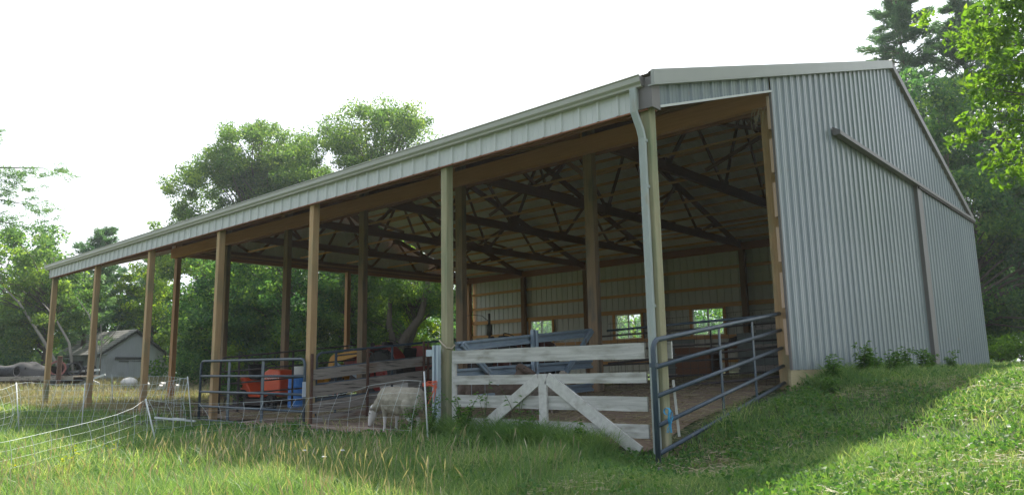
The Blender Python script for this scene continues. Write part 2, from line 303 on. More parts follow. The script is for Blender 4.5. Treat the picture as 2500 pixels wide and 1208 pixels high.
# posts
front_m = [W_postg, W_postg, W_post, W_post, W_post, W_post, W_post]
for k in range(7):
    x = -k * S
    MB().box(x - .135, x, 0.0, .14, g(x, 0) - .5, 4.62).build('post', front_m[k], barn, bevel=.006)
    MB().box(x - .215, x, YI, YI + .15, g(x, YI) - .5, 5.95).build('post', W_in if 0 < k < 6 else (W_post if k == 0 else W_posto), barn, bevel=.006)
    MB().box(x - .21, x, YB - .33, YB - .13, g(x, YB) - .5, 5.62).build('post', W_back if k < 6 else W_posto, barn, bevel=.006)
MB().box(-L - .19, -L - .0, 11.25, 11.43, g(-22, 11) - .5, 5.5).build('post', W_posto, barn, bevel=.006)
# headers
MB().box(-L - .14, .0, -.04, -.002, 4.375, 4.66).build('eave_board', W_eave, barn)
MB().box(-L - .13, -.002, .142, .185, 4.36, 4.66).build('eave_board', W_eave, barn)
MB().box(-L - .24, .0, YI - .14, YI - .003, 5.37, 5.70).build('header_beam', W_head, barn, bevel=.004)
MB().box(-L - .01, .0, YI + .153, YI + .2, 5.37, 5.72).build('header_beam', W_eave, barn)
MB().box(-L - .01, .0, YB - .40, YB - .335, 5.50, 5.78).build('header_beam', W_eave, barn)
MB().box(-L - .28, -L - .215, YI + .2, YB - .1, 5.47, 5.74).build('gable_beam', W_gab, barn)
MB().box(-L - .10, -L - .06, YI + .2, YB - .35, 5.64, 5.72).build('gable_beam', W_posto, barn)
# roof sheets
def roofsheet(y0, y1):
    pr = ribprof(-L - .22, .14, minor=True); vs = []
    for (x, h) in pr: vs += [(x, y0, zr(y0) + h), (x, y1, zr(y1) + h)]
    fs = [(2 * i, 2 * i + 2, 2 * i + 3, 2 * i + 1) for i in range(len(pr) - 1) if pr[i + 1][0] > pr[i][0] + 1e-6]
    return MB().add(vs, fs)
rf = roofsheet(-.09, YR).build('roof_sheet', M_roof, barn, fix=False)
rb = roofsheet(YR, YB + .25).build('roof_sheet', M_roof, barn, fix=False)
MB().add([(-L - .24, YR - .2, zr(YR - .2) + .03), (.16, YR - .2, zr(YR - .2) + .03), (.16, YR, zr(YR) + .05), (-L - .24, YR, zr(YR) + .05), (.16, YR + .2, zr(YR + .2) + .03), (-L - .24, YR + .2, zr(YR + .2) + .03)], [(0, 1, 2, 3), (3, 2, 4, 5)]).build('ridge_cap', M_rake, barn)
# purlins
ys = [0.35 + .61 * i for i in range(18)] + [11.6 + .61 * i for i in range(12)]
for i, y in enumerate(ys):
    z = zr(y) - .006; MB().box(-L - .18, .0, y - .02, y + .02, z - .095, z - .008).build('purlin', W_px, barn)
# trusses
def truss(x, parent):
    m = MB(); zb = 5.72
    B = [YI + .1 + i * (YB - YI - .3) / 6 for i in range(7)]
    m.box(x - .045, x + .045, B[0] - .05, B[6] + .05, zb - .12, zb + .12)
    def tp(y): return zr(y) - .22
    m.prism([(x, YI, tp(YI) - .10), (x, YR, tp(YR) - .10), (x, YR, tp(YR) + .10), (x, YI, tp(YI) + .10)], (-.043, 0, 0), (.043, 0, 0))
    m.prism([(x, YR, tp(YR) - .10), (x, YB - .1, tp(YB - .1) - .10), (x, YB - .1, tp(YB - .1) + .10), (x, YR, tp(YR) + .10)], (-.043, 0, 0), (.043, 0, 0))
    T = [5.7, 8.4, YR, 14.0, 16.7]; Bn = [7.0, 9.9, 12.5, 15.4]
    for (a, b) in ((T[0], Bn[0]), (Bn[0], T[1]), (T[1], Bn[1]), (Bn[1], T[2]), (T[2], Bn[2]), (Bn[2], T[3]), (T[3], Bn[3]), (Bn[3], T[4])):
        pa = (x, a, tp(a)) if a in T else (x, a, zb); pb = (x, b, tp(b)) if b in T else (x, b, zb)
        m.bar(pa, pb, .04, .10, up=(1, 0, 0)) if False else m.bar(pa, pb, .04, .10, up=(0, 0, 1))
    for q in Bn: m.box(x - .052, x + .052, q - .16, q + .16, zb - .05, zb + .2)
    for q in T: m.box(x - .05, x + .05, q - .14, q + .14, tp(q) - .2, tp(q) + .03)
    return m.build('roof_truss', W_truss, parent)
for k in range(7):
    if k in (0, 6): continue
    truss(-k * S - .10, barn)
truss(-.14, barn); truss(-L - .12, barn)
# lean-to rafters
for k in range(7):
    x = -k * S - (.17 if k else .19)
    m = MB(); m.prism([(x, .19, zr(.19) - .37), (x, YI - .15, zr(YI) - .37), (x, YI - .15, zr(YI) - .12), (x, .19, zr(.19) - .12)], (-.02, 0, 0), (.02, 0, 0))
    m.build('rafter', W_eave, barn)
# lateral bracing on the bottom chords and raking braces
for y in (6.6, 8.9, 11.2, 13.4, 15.6):
    MB().box(-L + .05, -.2, y - .045, y + .045, 5.845, 5.885).build('bottom_chord_brace', W_px, barn)
for k in (0, 2, 4):
    x0, x1 = -k * S - .16, -(k + 1) * S - .05
    for y in (8.4, 14.0):
        m = MB().bar((x0 - .1, y + .1, 5.92), (x1 + .1, y + .1, zr(y) - .38), .04, .09); m.build('diagonal_brace', W_truss, barn)
        m = MB().bar((x1 + .1, y + .2, 5.92), (x0 - .1, y + .2, zr(y) - .38), .04, .09); m.build('diagonal_brace', W_truss, barn)
for k in range(6):
    MB().bar((-k * S - .25, YI + .25, 4.95), (-k * S - .9, YI + .25, 5.5), .04, .09).build('knee_brace', W_truss, barn) if k % 2 else None
# back wall
wins = [(-18.14, -16.83), (-13.39, -12.08), (-9.73, -8.40), (-4.9, -3.9)]
ribwall_x('back_wall', YB, 1, -L - .1, .05, .95, 5.80, M_in, barn, holes=[(a, b, 2.38, 3.42) for a, b in wins], h=.035, bw=.026)
for z, h in ((5.60, .14), (4.93, .12), (4.20, .12), (2.30, .14), (1.4, .14)):
    cuts = [-L - .21, -.005]
    MB().box(cuts[0], cuts[1], YB - .125, YB - .085, z - h / 2, z + h / 2).build('girt', W_px, barn)
MB().box(-L - .21, -.005, YB - .125, YB - .085, 3.43, 3.60).build('girt', W_px, barn)
MB().box(-L - .21, -S * 5 - .21, YB - .125, YB - .085, 2.78, 2.9).build('girt', W_px, barn)
for a, b in wins:
    wo_ = MB(); 
    for (p, q, r, s_) in ((a - .1, a, 2.37, 3.43), (b, b + .1, 2.37, 3.43)): wo_.box(p, q, YB - .125, YB - .06, r, s_)
    wd = bpy.data.objects.new('window', None); col.objects.link(wd); wd.parent = barn
    MB().box(a - .1, a, YB - .125, YB - .06, 2.37, 3.43).build('window_stud', W_px, wd); MB().box(b, b + .1, YB - .125, YB - .06, 2.37, 3.43).build('window_stud', W_px, wd)
    fr = MB()
    for (p, q, r, s_) in ((a, a + .035, 2.38, 3.42), (b - .035, b, 2.38, 3.42), ((a + b) / 2 - .02, (a + b) / 2 + .02, 2.415, 3.385)): fr.box(p, q, YB - .07, YB + .03, r, s_)
    fr.box(a + .035, b - .035, YB - .07, YB + .03, 2.38, 2.415); fr.box(a + .035, b - .035, YB - .07, YB + .03, 3.385, 3.42)
    fr.build('window_frame', M_glassf, wd)
    MB().box(a + .035, b - .035, YB - .02, YB - .014, 2.415, 3.385).build('window_pane', gm, wd)
# far gable steel above the opening
ribwall_y('far_gable_wall', -L - .30, 1, 0.0, YB, lambda y: (zr(y) - .46 if y < YI else 5.46), lambda y: zr(y) - .02, M_in, barn)
# near gable wall
def zt(y): return zr(y) - .06
gw = ribwall_y('gable_wall', .05, 1, 0.10, 3.70, lambda y: 4.36 + .331 * y, zt, M_gable, barn, h=.026, bw=.044)
gw2 = ribwall_y('gable_wall', .05, 1, 3.70, YB, lambda y: 1.12, zt, M_gable, barn, h=.026, bw=.044)
MB().bar((.075, .1, 4.385), (.075, 3.70, 4.36 + .331 * 3.70), .03, .03).build('opening_trim', M_fascia, barn)
MB().box(.046, .085, 3.672, 3.70, 1.12, 5.57).build('opening_trim', M_trim, barn)
MB().box(.003, .045, 3.70, YB, .55, 1.14).build('splash_board', wood('pale splash board', (.33, .27, .15), (.45, .38, .23), 'y'), barn)

for i in range(6):
    MB().box(.002, .044, 3.66, 3.86, 1.35 + i * .72, 1.35 + i * .72 + .55).build('girt_end', wood('pale cut pine', (.5, .34, .24), (.6, .44, .33), 'z') if i == 0 else bpy.data.materials['pale cut pine'], barn)
MB().box(-L * 0 - .16, -.004, YI - .17, YI - .142, .45, 5.3).build('post_face_board', W_posto, barn) if False else None
MB().box(.001, .03, 4.1, YB, 5.2, 5.45).build('gable_beam', W_gab, barn)
# corner trim and fascia
ribwall_x('fascia', -.045, -1, -L - .12, -.06, 4.345, 4.74, M_fascia, barn, h=.028, bw=.03)
ct = MB(); ct.box(-.10, .09, -.075, -.045, 4.34, 4.61); ct.box(-.008, .09, -.075, -.045, 4.612, 4.73); ct.box(.055, .09, -.044, .115, 4.34, 4.74); ct.build('corner_trim', M_trim, barn)
MB().box(-L - .20, -L - .12, -.07, .20, 4.34, 4.74).build('corner_trim', M_trim, barn)
MB().box(-L - .12, 0, -.06, -.02, 4.325, 4.343).build('fascia_drip_edge', W_eave, barn)
# rake trims
for (a, b) in ((-.10, YR), (YR, YB + .12)):
    m = MB(); m.prism([(0, a, zr(a) - .15), (0, b, zr(b) - .15), (0, b, zr(b) + .03), (0, a, zr(a) + .03)], (.10, 0, 0), (.145, 0, 0)); m.build('rake_trim', M_rake if a < 1 else M_trim, barn)
    m = MB(); m.prism([(0, a, zr(a) - .172), (0, b, zr(b) - .172), (0, b, zr(b) - .152), (0, a, zr(a) - .152)], (.055, 0, 0), (.15, 0, 0)); m.build('rake_trim', M_rake if a < 1 else M_trim, barn)
# gutter: K profile along the eave
gp = [(-.048, 4.745), (-.048, 4.615), (-.13, 4.615), (-.135, 4.64), (-.165, 4.67), (-.17, 4.735), (-.185, 4.745), (-.182, 4.755), (-.16, 4.748), (-.155, 4.68), (-.125, 4.65), (-.12, 4.625), (-.055, 4.625), (-.055, 4.745)]
m = MB(); m.prism([(0, y, z) for y, z in gp], (-L - .42, 0, 0), (-.02, 0, 0)); gut = m.build('gutter', M_gut, barn)
MB().prism([(0, y, z) for y, z in [(-.05, 4.745), (-.05, 4.615), (-.13, 4.615), (-.165, 4.67), (-.17, 4.735)]], (-.019, 0, 0), (-.012, 0, 0)).build('gutter_end_cap', M_trim, gut)
for i in range(14):
    x = -.9 - i * 1.62; MB().box(x, x + .03, -.16, -.05, 4.722, 4.738).build('gutter_bracket', M_gut, gut)
# downspout: a ribbed rectangular pipe with an offset bend
def dprof(cx, cy, w_=.085, d_=.05):
    pts = []; n = 8
    for i in range(n): pts.append((cx - w_ / 2 + w_ * i / n, cy - d_ / 2 - (.005 if i % 2 else 0)))
    pts += [(cx + w_ / 2, cy - d_ / 2)]
    for i in range(1, 4): pts.append((cx + w_ / 2 + (.004 if i % 2 else 0), cy - d_ / 2 + d_ * i / 4))
    pts += [(cx + w_ / 2, cy + d_ / 2), (cx - w_ / 2, cy + d_ / 2)]
    return pts
m = MB(); st = [(-.135, -.135, 4.61), (-.135, -.135, 4.30), (-.095, -.075, 4.08), (-.09, -.05, 3.98), (-.085, -.045, g(0, 0) + .02)]
rings = [[(x, y, z) for x, y in dprof(cx, cy)] for cx, cy, z in st]; n = len(rings[0])
m.add([p for r in rings for p in r], [(i * n + k, i * n + (k + 1) % n, (i + 1) * n + (k + 1) % n, (i + 1) * n + k) for i in range(4) for k in range(n)])
dsp = m.build('downspout', M_down, barn)
for z in (3.93, 3.35, 1.9): MB().box(-.132, -.038, -.075, -.004, z, z + .035).build('downspout_strap', M_down, dsp)
# sliding door and its track
sdoor = ribwall_y('sliding_door', .13, 1, 12.62, YB - .02, lambda y: 1.10, lambda y: min(5.50, zt(y)), M_gable, barn, h=.026, bw=.044)
MB().box(.075, .165, 12.22, 12.64, 1.10, 5.49).build('door_edge_trim', M_trim, sdoor)
MB().box(.075, .13, YB - .03, YB, 1.10, 5.45).build('door_edge_trim', M_trim, sdoor)
m = MB(); m.prism([(.075, 0, 5.66), (.075, 0, 5.50), (.22, 0, 5.49), (.22, 0, 5.57)], (0, 6.55, 0), (0, YB - .05, 0)); m.build('door_track', M_trim, barn)
MB().box(.155, .20, 12.3, YB - .1, 5.44, 5.488).build('door_roller_rail', M_iron, barn)
MB().box(-.1, .06, YB - .02, YB + .02, 1.1, 5.72).build('corner_trim', M_trim, barn)
# bits of hay hanging from the corner post
m = MB()
for i in range(9):
    x = -.12 + rnd.uniform(-.15, .1); y = 3.70; z = 5.36; m.tube([(x, y, z), (x + rnd.uniform(-.05, .05), y - .04, z - .15), (x + rnd.uniform(-.1, .1), y - .02, z - rnd.uniform(.2, .5))], .004, 4)
tag(m.build('hanging_straw', mat('old straw', (.3, .24, .14), (.4, .33, .2))), 'wisps of old straw hanging from the header beam over the corner pen gate', 'straw')

# ---------------------------------------------------------------- gates, fences
def lerp(a, b, t): return Vector(a) * (1 - t) + Vector(b) * t
def tube_gate(name, label, A, B, C, D, fr, ups, mtl, r=.024, cr=.12, group=None, wide=.06, both=True):
    """A,B bottom left/right; D,C top left/right; fr = heights 0..1 of the rails"""
    A, B, C, D = map(Vector, (A, B, C, D)); t = root(name, A, label, 'gate', group)
    ux = (C - D).normalized(); uz = (D - A).normalized(); uzr = (C - B).normalized()
    pts = [A, D - uz * cr] + arc(D - uz * cr + ux * cr, -ux, uz, cr, 0, math.pi / 2)[1:-1] + [D + ux * cr, C - ux * cr]
    pts += (arc(C - uzr * cr - ux * cr, uzr, ux, cr, 0, math.pi / 2)[1:-1] + [C - uzr * cr, B]) if both else [C]
    MB().tube(pts, r, 10).build('frame', mtl, t, smooth=True)
    for q in fr:
        MB().tube([lerp(A, D, q), lerp(B, C, q)], r * .9, 8).build('rail', mtl, t, smooth=True)
    for q in ups:
        MB().bar(lerp(A, B, q), lerp(D, C, q), .012, wide, up=ux).build('upright', mtl, t)
    return t
# corner gate in the gable opening: follows the slope of the ground
tg = tube_gate('pipe_gate', 'slate blue pipe gate closing the gable opening, blue twine on its end', (.07, -.30, .12), (-.13, 3.86, .82), (-.13, 3.86, 2.0), (.07, -.30, 1.50), [.09, .31, .545, .78], [.44, .72], M_tube, r=.030, both=False)
MB().box(.03, .11, -.33, -.27, 1.20, 1.25).build('hinge_collar', M_tube, tg)
m = MB()
for i in range(7): 
    p = [(.10, -.06, .74)] + [(.10 + .02 * math.sin(i + j), -.06 + .015 * (i - 3) * math.sin(j), .74 - .055 * j) for j in range(1, 6)]
    m.tube(p, .004, 5)
m.lathe([(.04, -.02), (.045, 0), (.04, .02)], (.07, -.06, .70), 'y', 10); tag(m.build('blue_twine', M_bltw), 'bright blue baling twine knotted round the corner gate rail', 'twine')
# front left gate
tube_gate('pipe_gate', 'slate pipe gate with two wide uprights between front posts left of the sheep', (-11.42, -.06, .12), (-7.37, -.06, .10), (-7.37, -.06, 1.46), (-11.42, -.06, 1.50), [.10, .31, .53, .77], [.31, .64], M_tube, r=.027, wide=.10)
lb = MB().box(-7.345, -7.335, -.12, -.05, .78, 1.05).build('gate_label', mat('pale sticker', (.45, .52, .6), (.55, .62, .7), rough=.5), None); tag(lb, 'small pale blue blank plate hanging on the right end of the front left gate', 'plate')
# pen gates running back from the front posts
def pen(x, m_, label, rails, r=.02, dx=.0, name='pipe_gate'):
    z0, z1 = g(x, .2) + .12, g(x, 3.7) + .12
    return tube_gate(name, label, (x, .2, z0), (x, 3.75, z1), (x, 3.75, 1.88), (x, .2, 1.56), rails, [.12, .5], m_, r=r, both=False, wide=.05)
pen(-7.40, M_tube, 'grey blue pipe gate behind the weathered boards of the sheep pen', [.25, .5, .75], .024)
pen(-11.06, M_dtube, 'dull brown pipe gate running back into the barn behind the front left gate', [.12, .32, .52, .74], .02)
# weathered board fence on rusty posts, in front of that gate
wf = root('board_fence', (-7.32, .1, .3), 'weathered grey board fence on rusty posts beside the grazing sheep', 'fence')
for (za, zb_, wd, y1) in ((1.165, 1.50, .19, 3.75), (.87, 1.21, .20, 3.75), (.57, .93, .19, 3.75), (.33, .66, .17, 3.6)):
    m = MB(); n = 12; vs = []
    for i in range(n + 1):
        y = .06 + (y1 - .06) * i / n; zc = za + (zb_ - za) * i / n
        j1, j2 = rnd.uniform(-.006, .006), rnd.uniform(-.008, .008)
        vs += [(-7.33, y, zc - wd / 2 + j1), (-7.30, y, zc - wd / 2 + j1), (-7.30, y, zc + wd / 2 + j2), (-7.33, y, zc + wd / 2 + j2)]
    fs = [(4 * i + k, 4 * i + (k + 1) % 4, 4 * i + 4 + (k + 1) % 4, 4 * i + 4 + k) for i in range(n) for k in range(4)] + [(0, 1, 2, 3), (4 * n + 3, 4 * n + 2, 4 * n + 1, 4 * n)]
    m.add(vs, fs).build('board', M_weath, wf)
for (y, zt_) in ((.03, 1.55), (1.28, 1.66), (2.72, 1.82), (2.84, 1.80)):
    m = MB(); m.box(-7.296, -7.262, y - .02, y + .02, g(-7.3, y) - .2, zt_); m.box(-7.262, -7.25, y - .005, y + .005, g(-7.3, y) - .2, zt_ - .02); m.build('steel_stake', M_rust, wf)
# channel steel gate from post 1 back to the inner post
bgt = root('channel_gate', (-3.7, .2, .4), 'blue grey steel channel gate with diagonal braces running back behind the white boards', 'gate')
def channel(a, b, h=.15, d=.05):
    m = MB(); a = Vector(a); b = Vector(b); dirv = (b - a).normalized(); upv = Vector((1, 0, 0)).cross(dirv)
    if upv.z < 0 and abs(upv.z) > .1: upv = -upv
    n_ = Vector((1, 0, 0)); prof = [(0, -h / 2), (d, -h / 2), (d, -h / 2 + .035), (d - .02, -h / 2 + .05), (.012, -h * .16), (.012, h * .16), (d - .02, h / 2 - .05), (d, h / 2 - .035), (d, h / 2), (0, h / 2)]
    P = [a + n_ * p + upv * q for p, q in prof]; return m.prism(P, (0, 0, 0), b - a)
for (za, zb_) in ((1.56, 1.86), (1.15, 1.28), (.74, .86)):
    channel((-3.72, .22, za), (-3.72, 3.72, zb_)).build('channel_rail', M_blue, bgt)
channel((-3.66, 2.0, .55), (-3.66, 2.0, 1.86), .14, .06).build('upright', M_blue, bgt)
channel((-3.664, .30, 1.60), (-3.664, 1.6, .62), .09, .05).build('brace', M_blue, bgt)
channel((-3.664, 3.68, 1.90), (-3.664, 2.3, .62), .09, .05).build('brace', M_blue, bgt)
m = MB()
for i in range(12): y = .3 + i * .3; m.tube([(-3.75, y, .7), (-3.75, y, 1.6 + y * .08)], .0035, 4)
m.build('wire_mesh', M_galv, bgt)
# galvanised hinge post with orange twine
mp = root('steel_post', (-3.72, -.08, .4), 'pale galvanised steel post with rust spots strapped beside the second front post', 'post')
m = MB(); m.prism([(-3.86, -.10, 0), (-3.84, -.14, 0), (-3.80, -.14, 0), (-3.79, -.11, 0), (-3.75, -.11, 0), (-3.74, -.15, 0), (-3.70, -.15, 0), (-3.69, -.10, 0)], (0, 0, .15), (0, 0, 1.58)); m.build('channel', M_galv, mp)
MB().box(-4.0, -3.86, -.12, -.10, 1.42, 1.52).build('bracket', M_galv, mp)
m = MB()
for i in range(14):
    a = (-3.95 + rnd.uniform(-.06, .02), -.2, 1.0 + rnd.uniform(-.03, .03)); b = (-3.72 + rnd.uniform(-.03, .03), -.165, 1.02 + rnd.uniform(-.06, .04)); c = (-3.80 + rnd.uniform(-.1, .1), -.20, .8 + rnd.uniform(-.12, .1))
    m.tube([a, lerp(a, b, .5) + Vector((0, -.02, rnd.uniform(-.02, .04))), b], .0035, 4)
    if i % 2: m.tube([b, lerp(b, c, .5) + Vector((.03, -.02, 0)), c], .0035, 4)
tag(m.build('orange_twine', M_orgtw), 'tangle of orange baling twine tied round the galvanised post behind the sheep', 'twine')
m = MB(); m.tube([(-3.81, -.02, 1.66), (-3.73, -.03, 1.60), (-3.65, -.02, 1.54), (-3.64, .07, 1.53), (-3.66, .16, 1.58), (-3.80, .16, 1.64)], .012, 6); tag(m.build('pale_rope', M_rope, smooth=True), 'pale rope looped round the front post above the white boards', 'rope')
# white board gate between the first two front posts
wg = root('board_gate', (-1.8, 0, .3), 'whitewashed board gate with an inverted V brace between the two nearest front posts', 'gate')
def board(x0, x1, z0, z1, sl=0, y=-.035, th=.03):
    m = MB(); n = 10; vs = []
    for i in range(n + 1):
        x = x0 + (x1 - x0) * i / n; dz = sl * i / n; j1, j2 = rnd.uniform(-.004, .004), rnd.uniform(-.004, .004)
        vs += [(x, y, z0 + dz + j1), (x, y + th, z0 + dz + j1), (x, y + th, z1 + dz + j2), (x, y, z1 + dz + j2)]
    fs = [(4 * i + k, 4 * i + (k + 1) % 4, 4 * i + 4 + (k + 1) % 4, 4 * i + 4 + k) for i in range(n) for k in range(4)] + [(0, 1, 2, 3), (4 * n + 3, 4 * n + 2, 4 * n + 1, 4 * n)]
    return m.add(vs, fs).build('board', M_white, wg)
board(-3.52, -.21, 1.305, 1.49); board(-3.50, -.20, 1.00, 1.125, .02); board(-3.42, -.20, .68, .85, .01); board(-3.3, -.20, .37, .53, .01)
MB().box(-1.83, -1.70, -.072, -.038, .30, 1.14).build('upright', M_wdiag, wg)
MB().box(-3.56, -3.48, -.002, .03, .45, 1.32).build('upright', M_wdiag, wg)
MB().bar((-1.86, -.057, 1.06), (-2.95, -.057, .32), .034, .15, up=(0, 1, 0)) if False else None
def diag(a, b, w_=.155):
    m = MB(); a = Vector(a); b = Vector(b); d = (b - a).normalized(); n_ = Vector((-d.z, 0, d.x)) * w_ / 2
    return m.prism([a - n_, b - n_, b + n_, a + n_], (0, -.016, 0), (0, .016, 0)).build('brace', M_wdiag, wg)
diag((-1.84, -.056, 1.075), (-2.98, -.056, .34)); diag((-1.69, -.056, 1.085), (-.32, -.056, .22))
MB().box(-.02, .04, .16, .19, 1.30, 1.50).build('board_end', M_white, wg); MB().bar((.02, .2, 1.05), (.05, .22, .4), .02, .03).build('board_end', M_wdiag, wg)
# inner livestock panel between the first inner posts, with wire mesh
pn = root('livestock_panel', (-3.4, 4.0, .7), 'dark pipe panel with wire mesh behind the white boards, in front of the barn windows', 'fence')
for (z0, z1, dy) in ((1.92, 2.0, 0), (1.30, 1.52, .5), (.76, 1.02, 0)):
    MB().tube([(-3.6, 4.12, z0 - .02), (-.25, 4.12 + dy, z1)], .022, 8).build('rail', M_dtube if z0 < 1.9 else M_tube, pn, smooth=True)
m = MB()
for i in range(23): x = -3.55 + i * .15; m.tube([(x, 4.16, .75), (x, 4.16, 2.07)], .003, 4)
for z in (.95, 1.15, 1.4, 1.65, 1.85, 2.05): m.tube([(-3.6, 4.163, z - .02), (-.25, 4.163, z + .06)], .003, 4)
m.build('wire_mesh', M_dtube, pn)
MB().box(-2.52, -2.47, 4.13, 4.18, .6, 1.93).build('stake', M_dtube, pn)
pn2 = root('livestock_panel', (-3.4, 6.4, .7), 'second dark pipe panel set deeper inside the barn behind the corner gate', 'fence')
for z in (1.0, 1.3, 1.62, 1.95): MB().tube([(-5.6, 6.3, z - .05), (-.3, 6.8, z + .1)], .02, 8).build('rail', M_dtube, pn2, smooth=True)
for x in (-5.5, -4.1, -2.7, -1.3, -.4): MB().tube([(x, 6.28 + (x + 5.6) * .094, .6), (x, 6.28 + (x + 5.6) * .094, 2.0)], .02, 8).build('upright', M_dtube, pn2, smooth=True)

# ---------------------------------------------------------------- electric netting
def netting(name, label, path, top, h, nrow, vstep, lean, r=.0032, posts=(), bow=.10, seed=1):
    """path: polyline of (x, y, z top)"""
    rr = random.Random(seed); t = root(name, (path[0][0], path[0][1], path[0][2] - h), label, 'netting', 'runs of white electric netting')
    P = [Vector(p) for p in path]; seg = [(P[i + 1] - P[i]).length for i in range(len(P) - 1)]; tot = sum(seg)
    def at(s_):
        for i, l in enumerate(seg):
            if s_ <= l or i == len(seg) - 1: 
                q = min(s_ / l, 1); p = P[i].lerp(P[i + 1], q); return p
            s_ -= l
    nv = int(tot / vstep); m = MB(); grid = []
    for i in range(nv + 1):
        p = at(i * vstep); d = (at(min(i * vstep + .1, tot)) - at(max(i * vstep - .1, 0))); d.z = 0; d.normalize(); nrm = Vector((d.y, -d.x, 0))
        gz = g(p.x, p.y); colp = []; ph = rr.uniform(0, 6); b_ = bow * rr.uniform(.5, 1.4) * lean
        for j in range(nrow + 1):
            q = j / nrow; z = p.z + (gz + .02 - p.z) * q
            colp.append(Vector((p.x, p.y, z)) + nrm * (b_ * math.sin(q * 2.6)) + d * (.5 * b_ * math.sin(q * 3 + ph * .25)))
        grid.append(colp)
    for cp in grid: m.tube(cp, r * 1.15, 4, caps=False)
    for j in range(nrow + 1):
        m.tube([cp[j] for cp in grid], r * (1.0 if j == 0 else .5), 4, caps=False)
    m.build('net_strings', M_net, t)
    for (a, b) in posts:
        po = MB().tube([a, b], .011, 8).build('net_post', M_netpost, t, smooth=True); po.name = 'net_post'
        d = (Vector(b) - Vector(a)).normalized(); MB().tube([b, Vector(b) + d * .035], .013, 8).build('net_post_cap', M_black, po)
    return t
netting('electric_netting', 'nearest run of white electric netting, rising from the bottom left to the tilted post', [(-5.45, -6.09, .40), (-5.34, -5.2, .50), (-5.96, -4.42, .57), (-6.64, -3.55, .67), (-6.9, -3.13, .77), (-7.07, -2.96, .87)], 1, .7, 5, .34, 1, r=.0022, bow=.07, seed=2,
        posts=[((-6.96, -2.77, .05), (-7.07, -2.96, .87))])
netting('electric_netting', 'white electric netting in front of the front left gate and the grazing sheep', [(-7.07, -2.93, .85), (-7.15, -2.81, .80), (-7.4, -2.35, .78), (-7.75, -1.6, .72), (-7.7, -1.0, .72), (-7.03, -.7, .76), (-6.3, -.7, .80), (-5.6, -.7, .85), (-5.1, -.7, .90), (-4.7, -.7, 1.0), (-3.9, -.7, 1.08), (-3.55, -.7, 1.05), (-3.36, -.7, 1.12)], .8, .7, 5, .40, 1.3, r=.0021, seed=3,
        posts=[((-3.27, -.72, .15), (-3.36, -.72, 1.2))])
netting('electric_netting', 'white electric netting across the shaded grass before the far left posts', [(-11.84, -3.9, .9), (-12.67, -3.19, 1.10), (-12.74, -2.99, 1.12), (-12.57, -2.57, 1.06), (-12.1, -2.13, 1.07), (-11.8, -1.6, 1.02), (-10.88, -1.32, 1.04), (-9.83, -1.08, 1.16)], 1, 1, 7, .22, 1.6, r=.0028, seed=4, bow=.10,
        posts=[((-12.15, -2.12, .0), (-12.1, -2.13, 1.09)), ((-9.84, -.93, .15), (-9.83, -1.08, 1.18)), ((-12.5, -3.1, .1), (-12.67, -3.19, 1.12))])
netting('electric_netting', 'distant white electric netting in the sunlit dry grass between the posts and the grey shed', [(-21, -.4, 1.12), (-18.75, .07, 1.12), (-19.24, .96, 1.24), (-17.65, 1.03, 1.18), (-15.01, .67, 1.2), (-11.7, -.2, 1.12)], 1, .9, 6, .42, .6, r=.0036, seed=5,
        posts=[((-19.3, 1.07, .2), (-19.24, .96, 1.28))])

# ---------------------------------------------------------------- animals
def blob(name, caps, m, parent, vox=.014, smooth=6):
    """one continuous surface grown from tapered capsules: (p0, r0, p1, r1)"""
    mb = MB()
    for (a, ra, b, rb) in caps:
        a = Vector(a); b = Vector(b); n_ = max(2, int((b - a).length / (.5 * max(ra, rb, .01))) + 1)
        pts = [a.lerp(b, i / n_) for i in range(n_ + 1)]; rs = [ra + (rb - ra) * i / n_ for i in range(n_ + 1)]
        mb.tube(pts, rs, 12); mb.ell(a, (ra,) * 3, 12, 8); mb.ell(b, (rb,) * 3, 12, 8)
    me = bpy.data.meshes.new(name); me.from_pydata([tuple(v) for v in mb.v], [], mb.f)
    tmp = bpy.data.objects.new('tmp', me); col.objects.link(tmp)
    md = tmp.modifiers.new('r', 'REMESH'); md.mode = 'VOXEL'; md.voxel_size = vox; md.use_smooth_shade = True
    sm = tmp.modifiers.new('s', 'SMOOTH'); sm.iterations = smooth; sm.factor = .5
    bpy.context.view_layer.update(); dg = bpy.context.evaluated_depsgraph_get(); me2 = bpy.data.meshes.new_from_object(tmp.evaluated_get(dg))
    bpy.data.objects.remove(tmp); me2.name = name; me2.materials.clear()
    o = link(name, me2, m, parent, True); return o
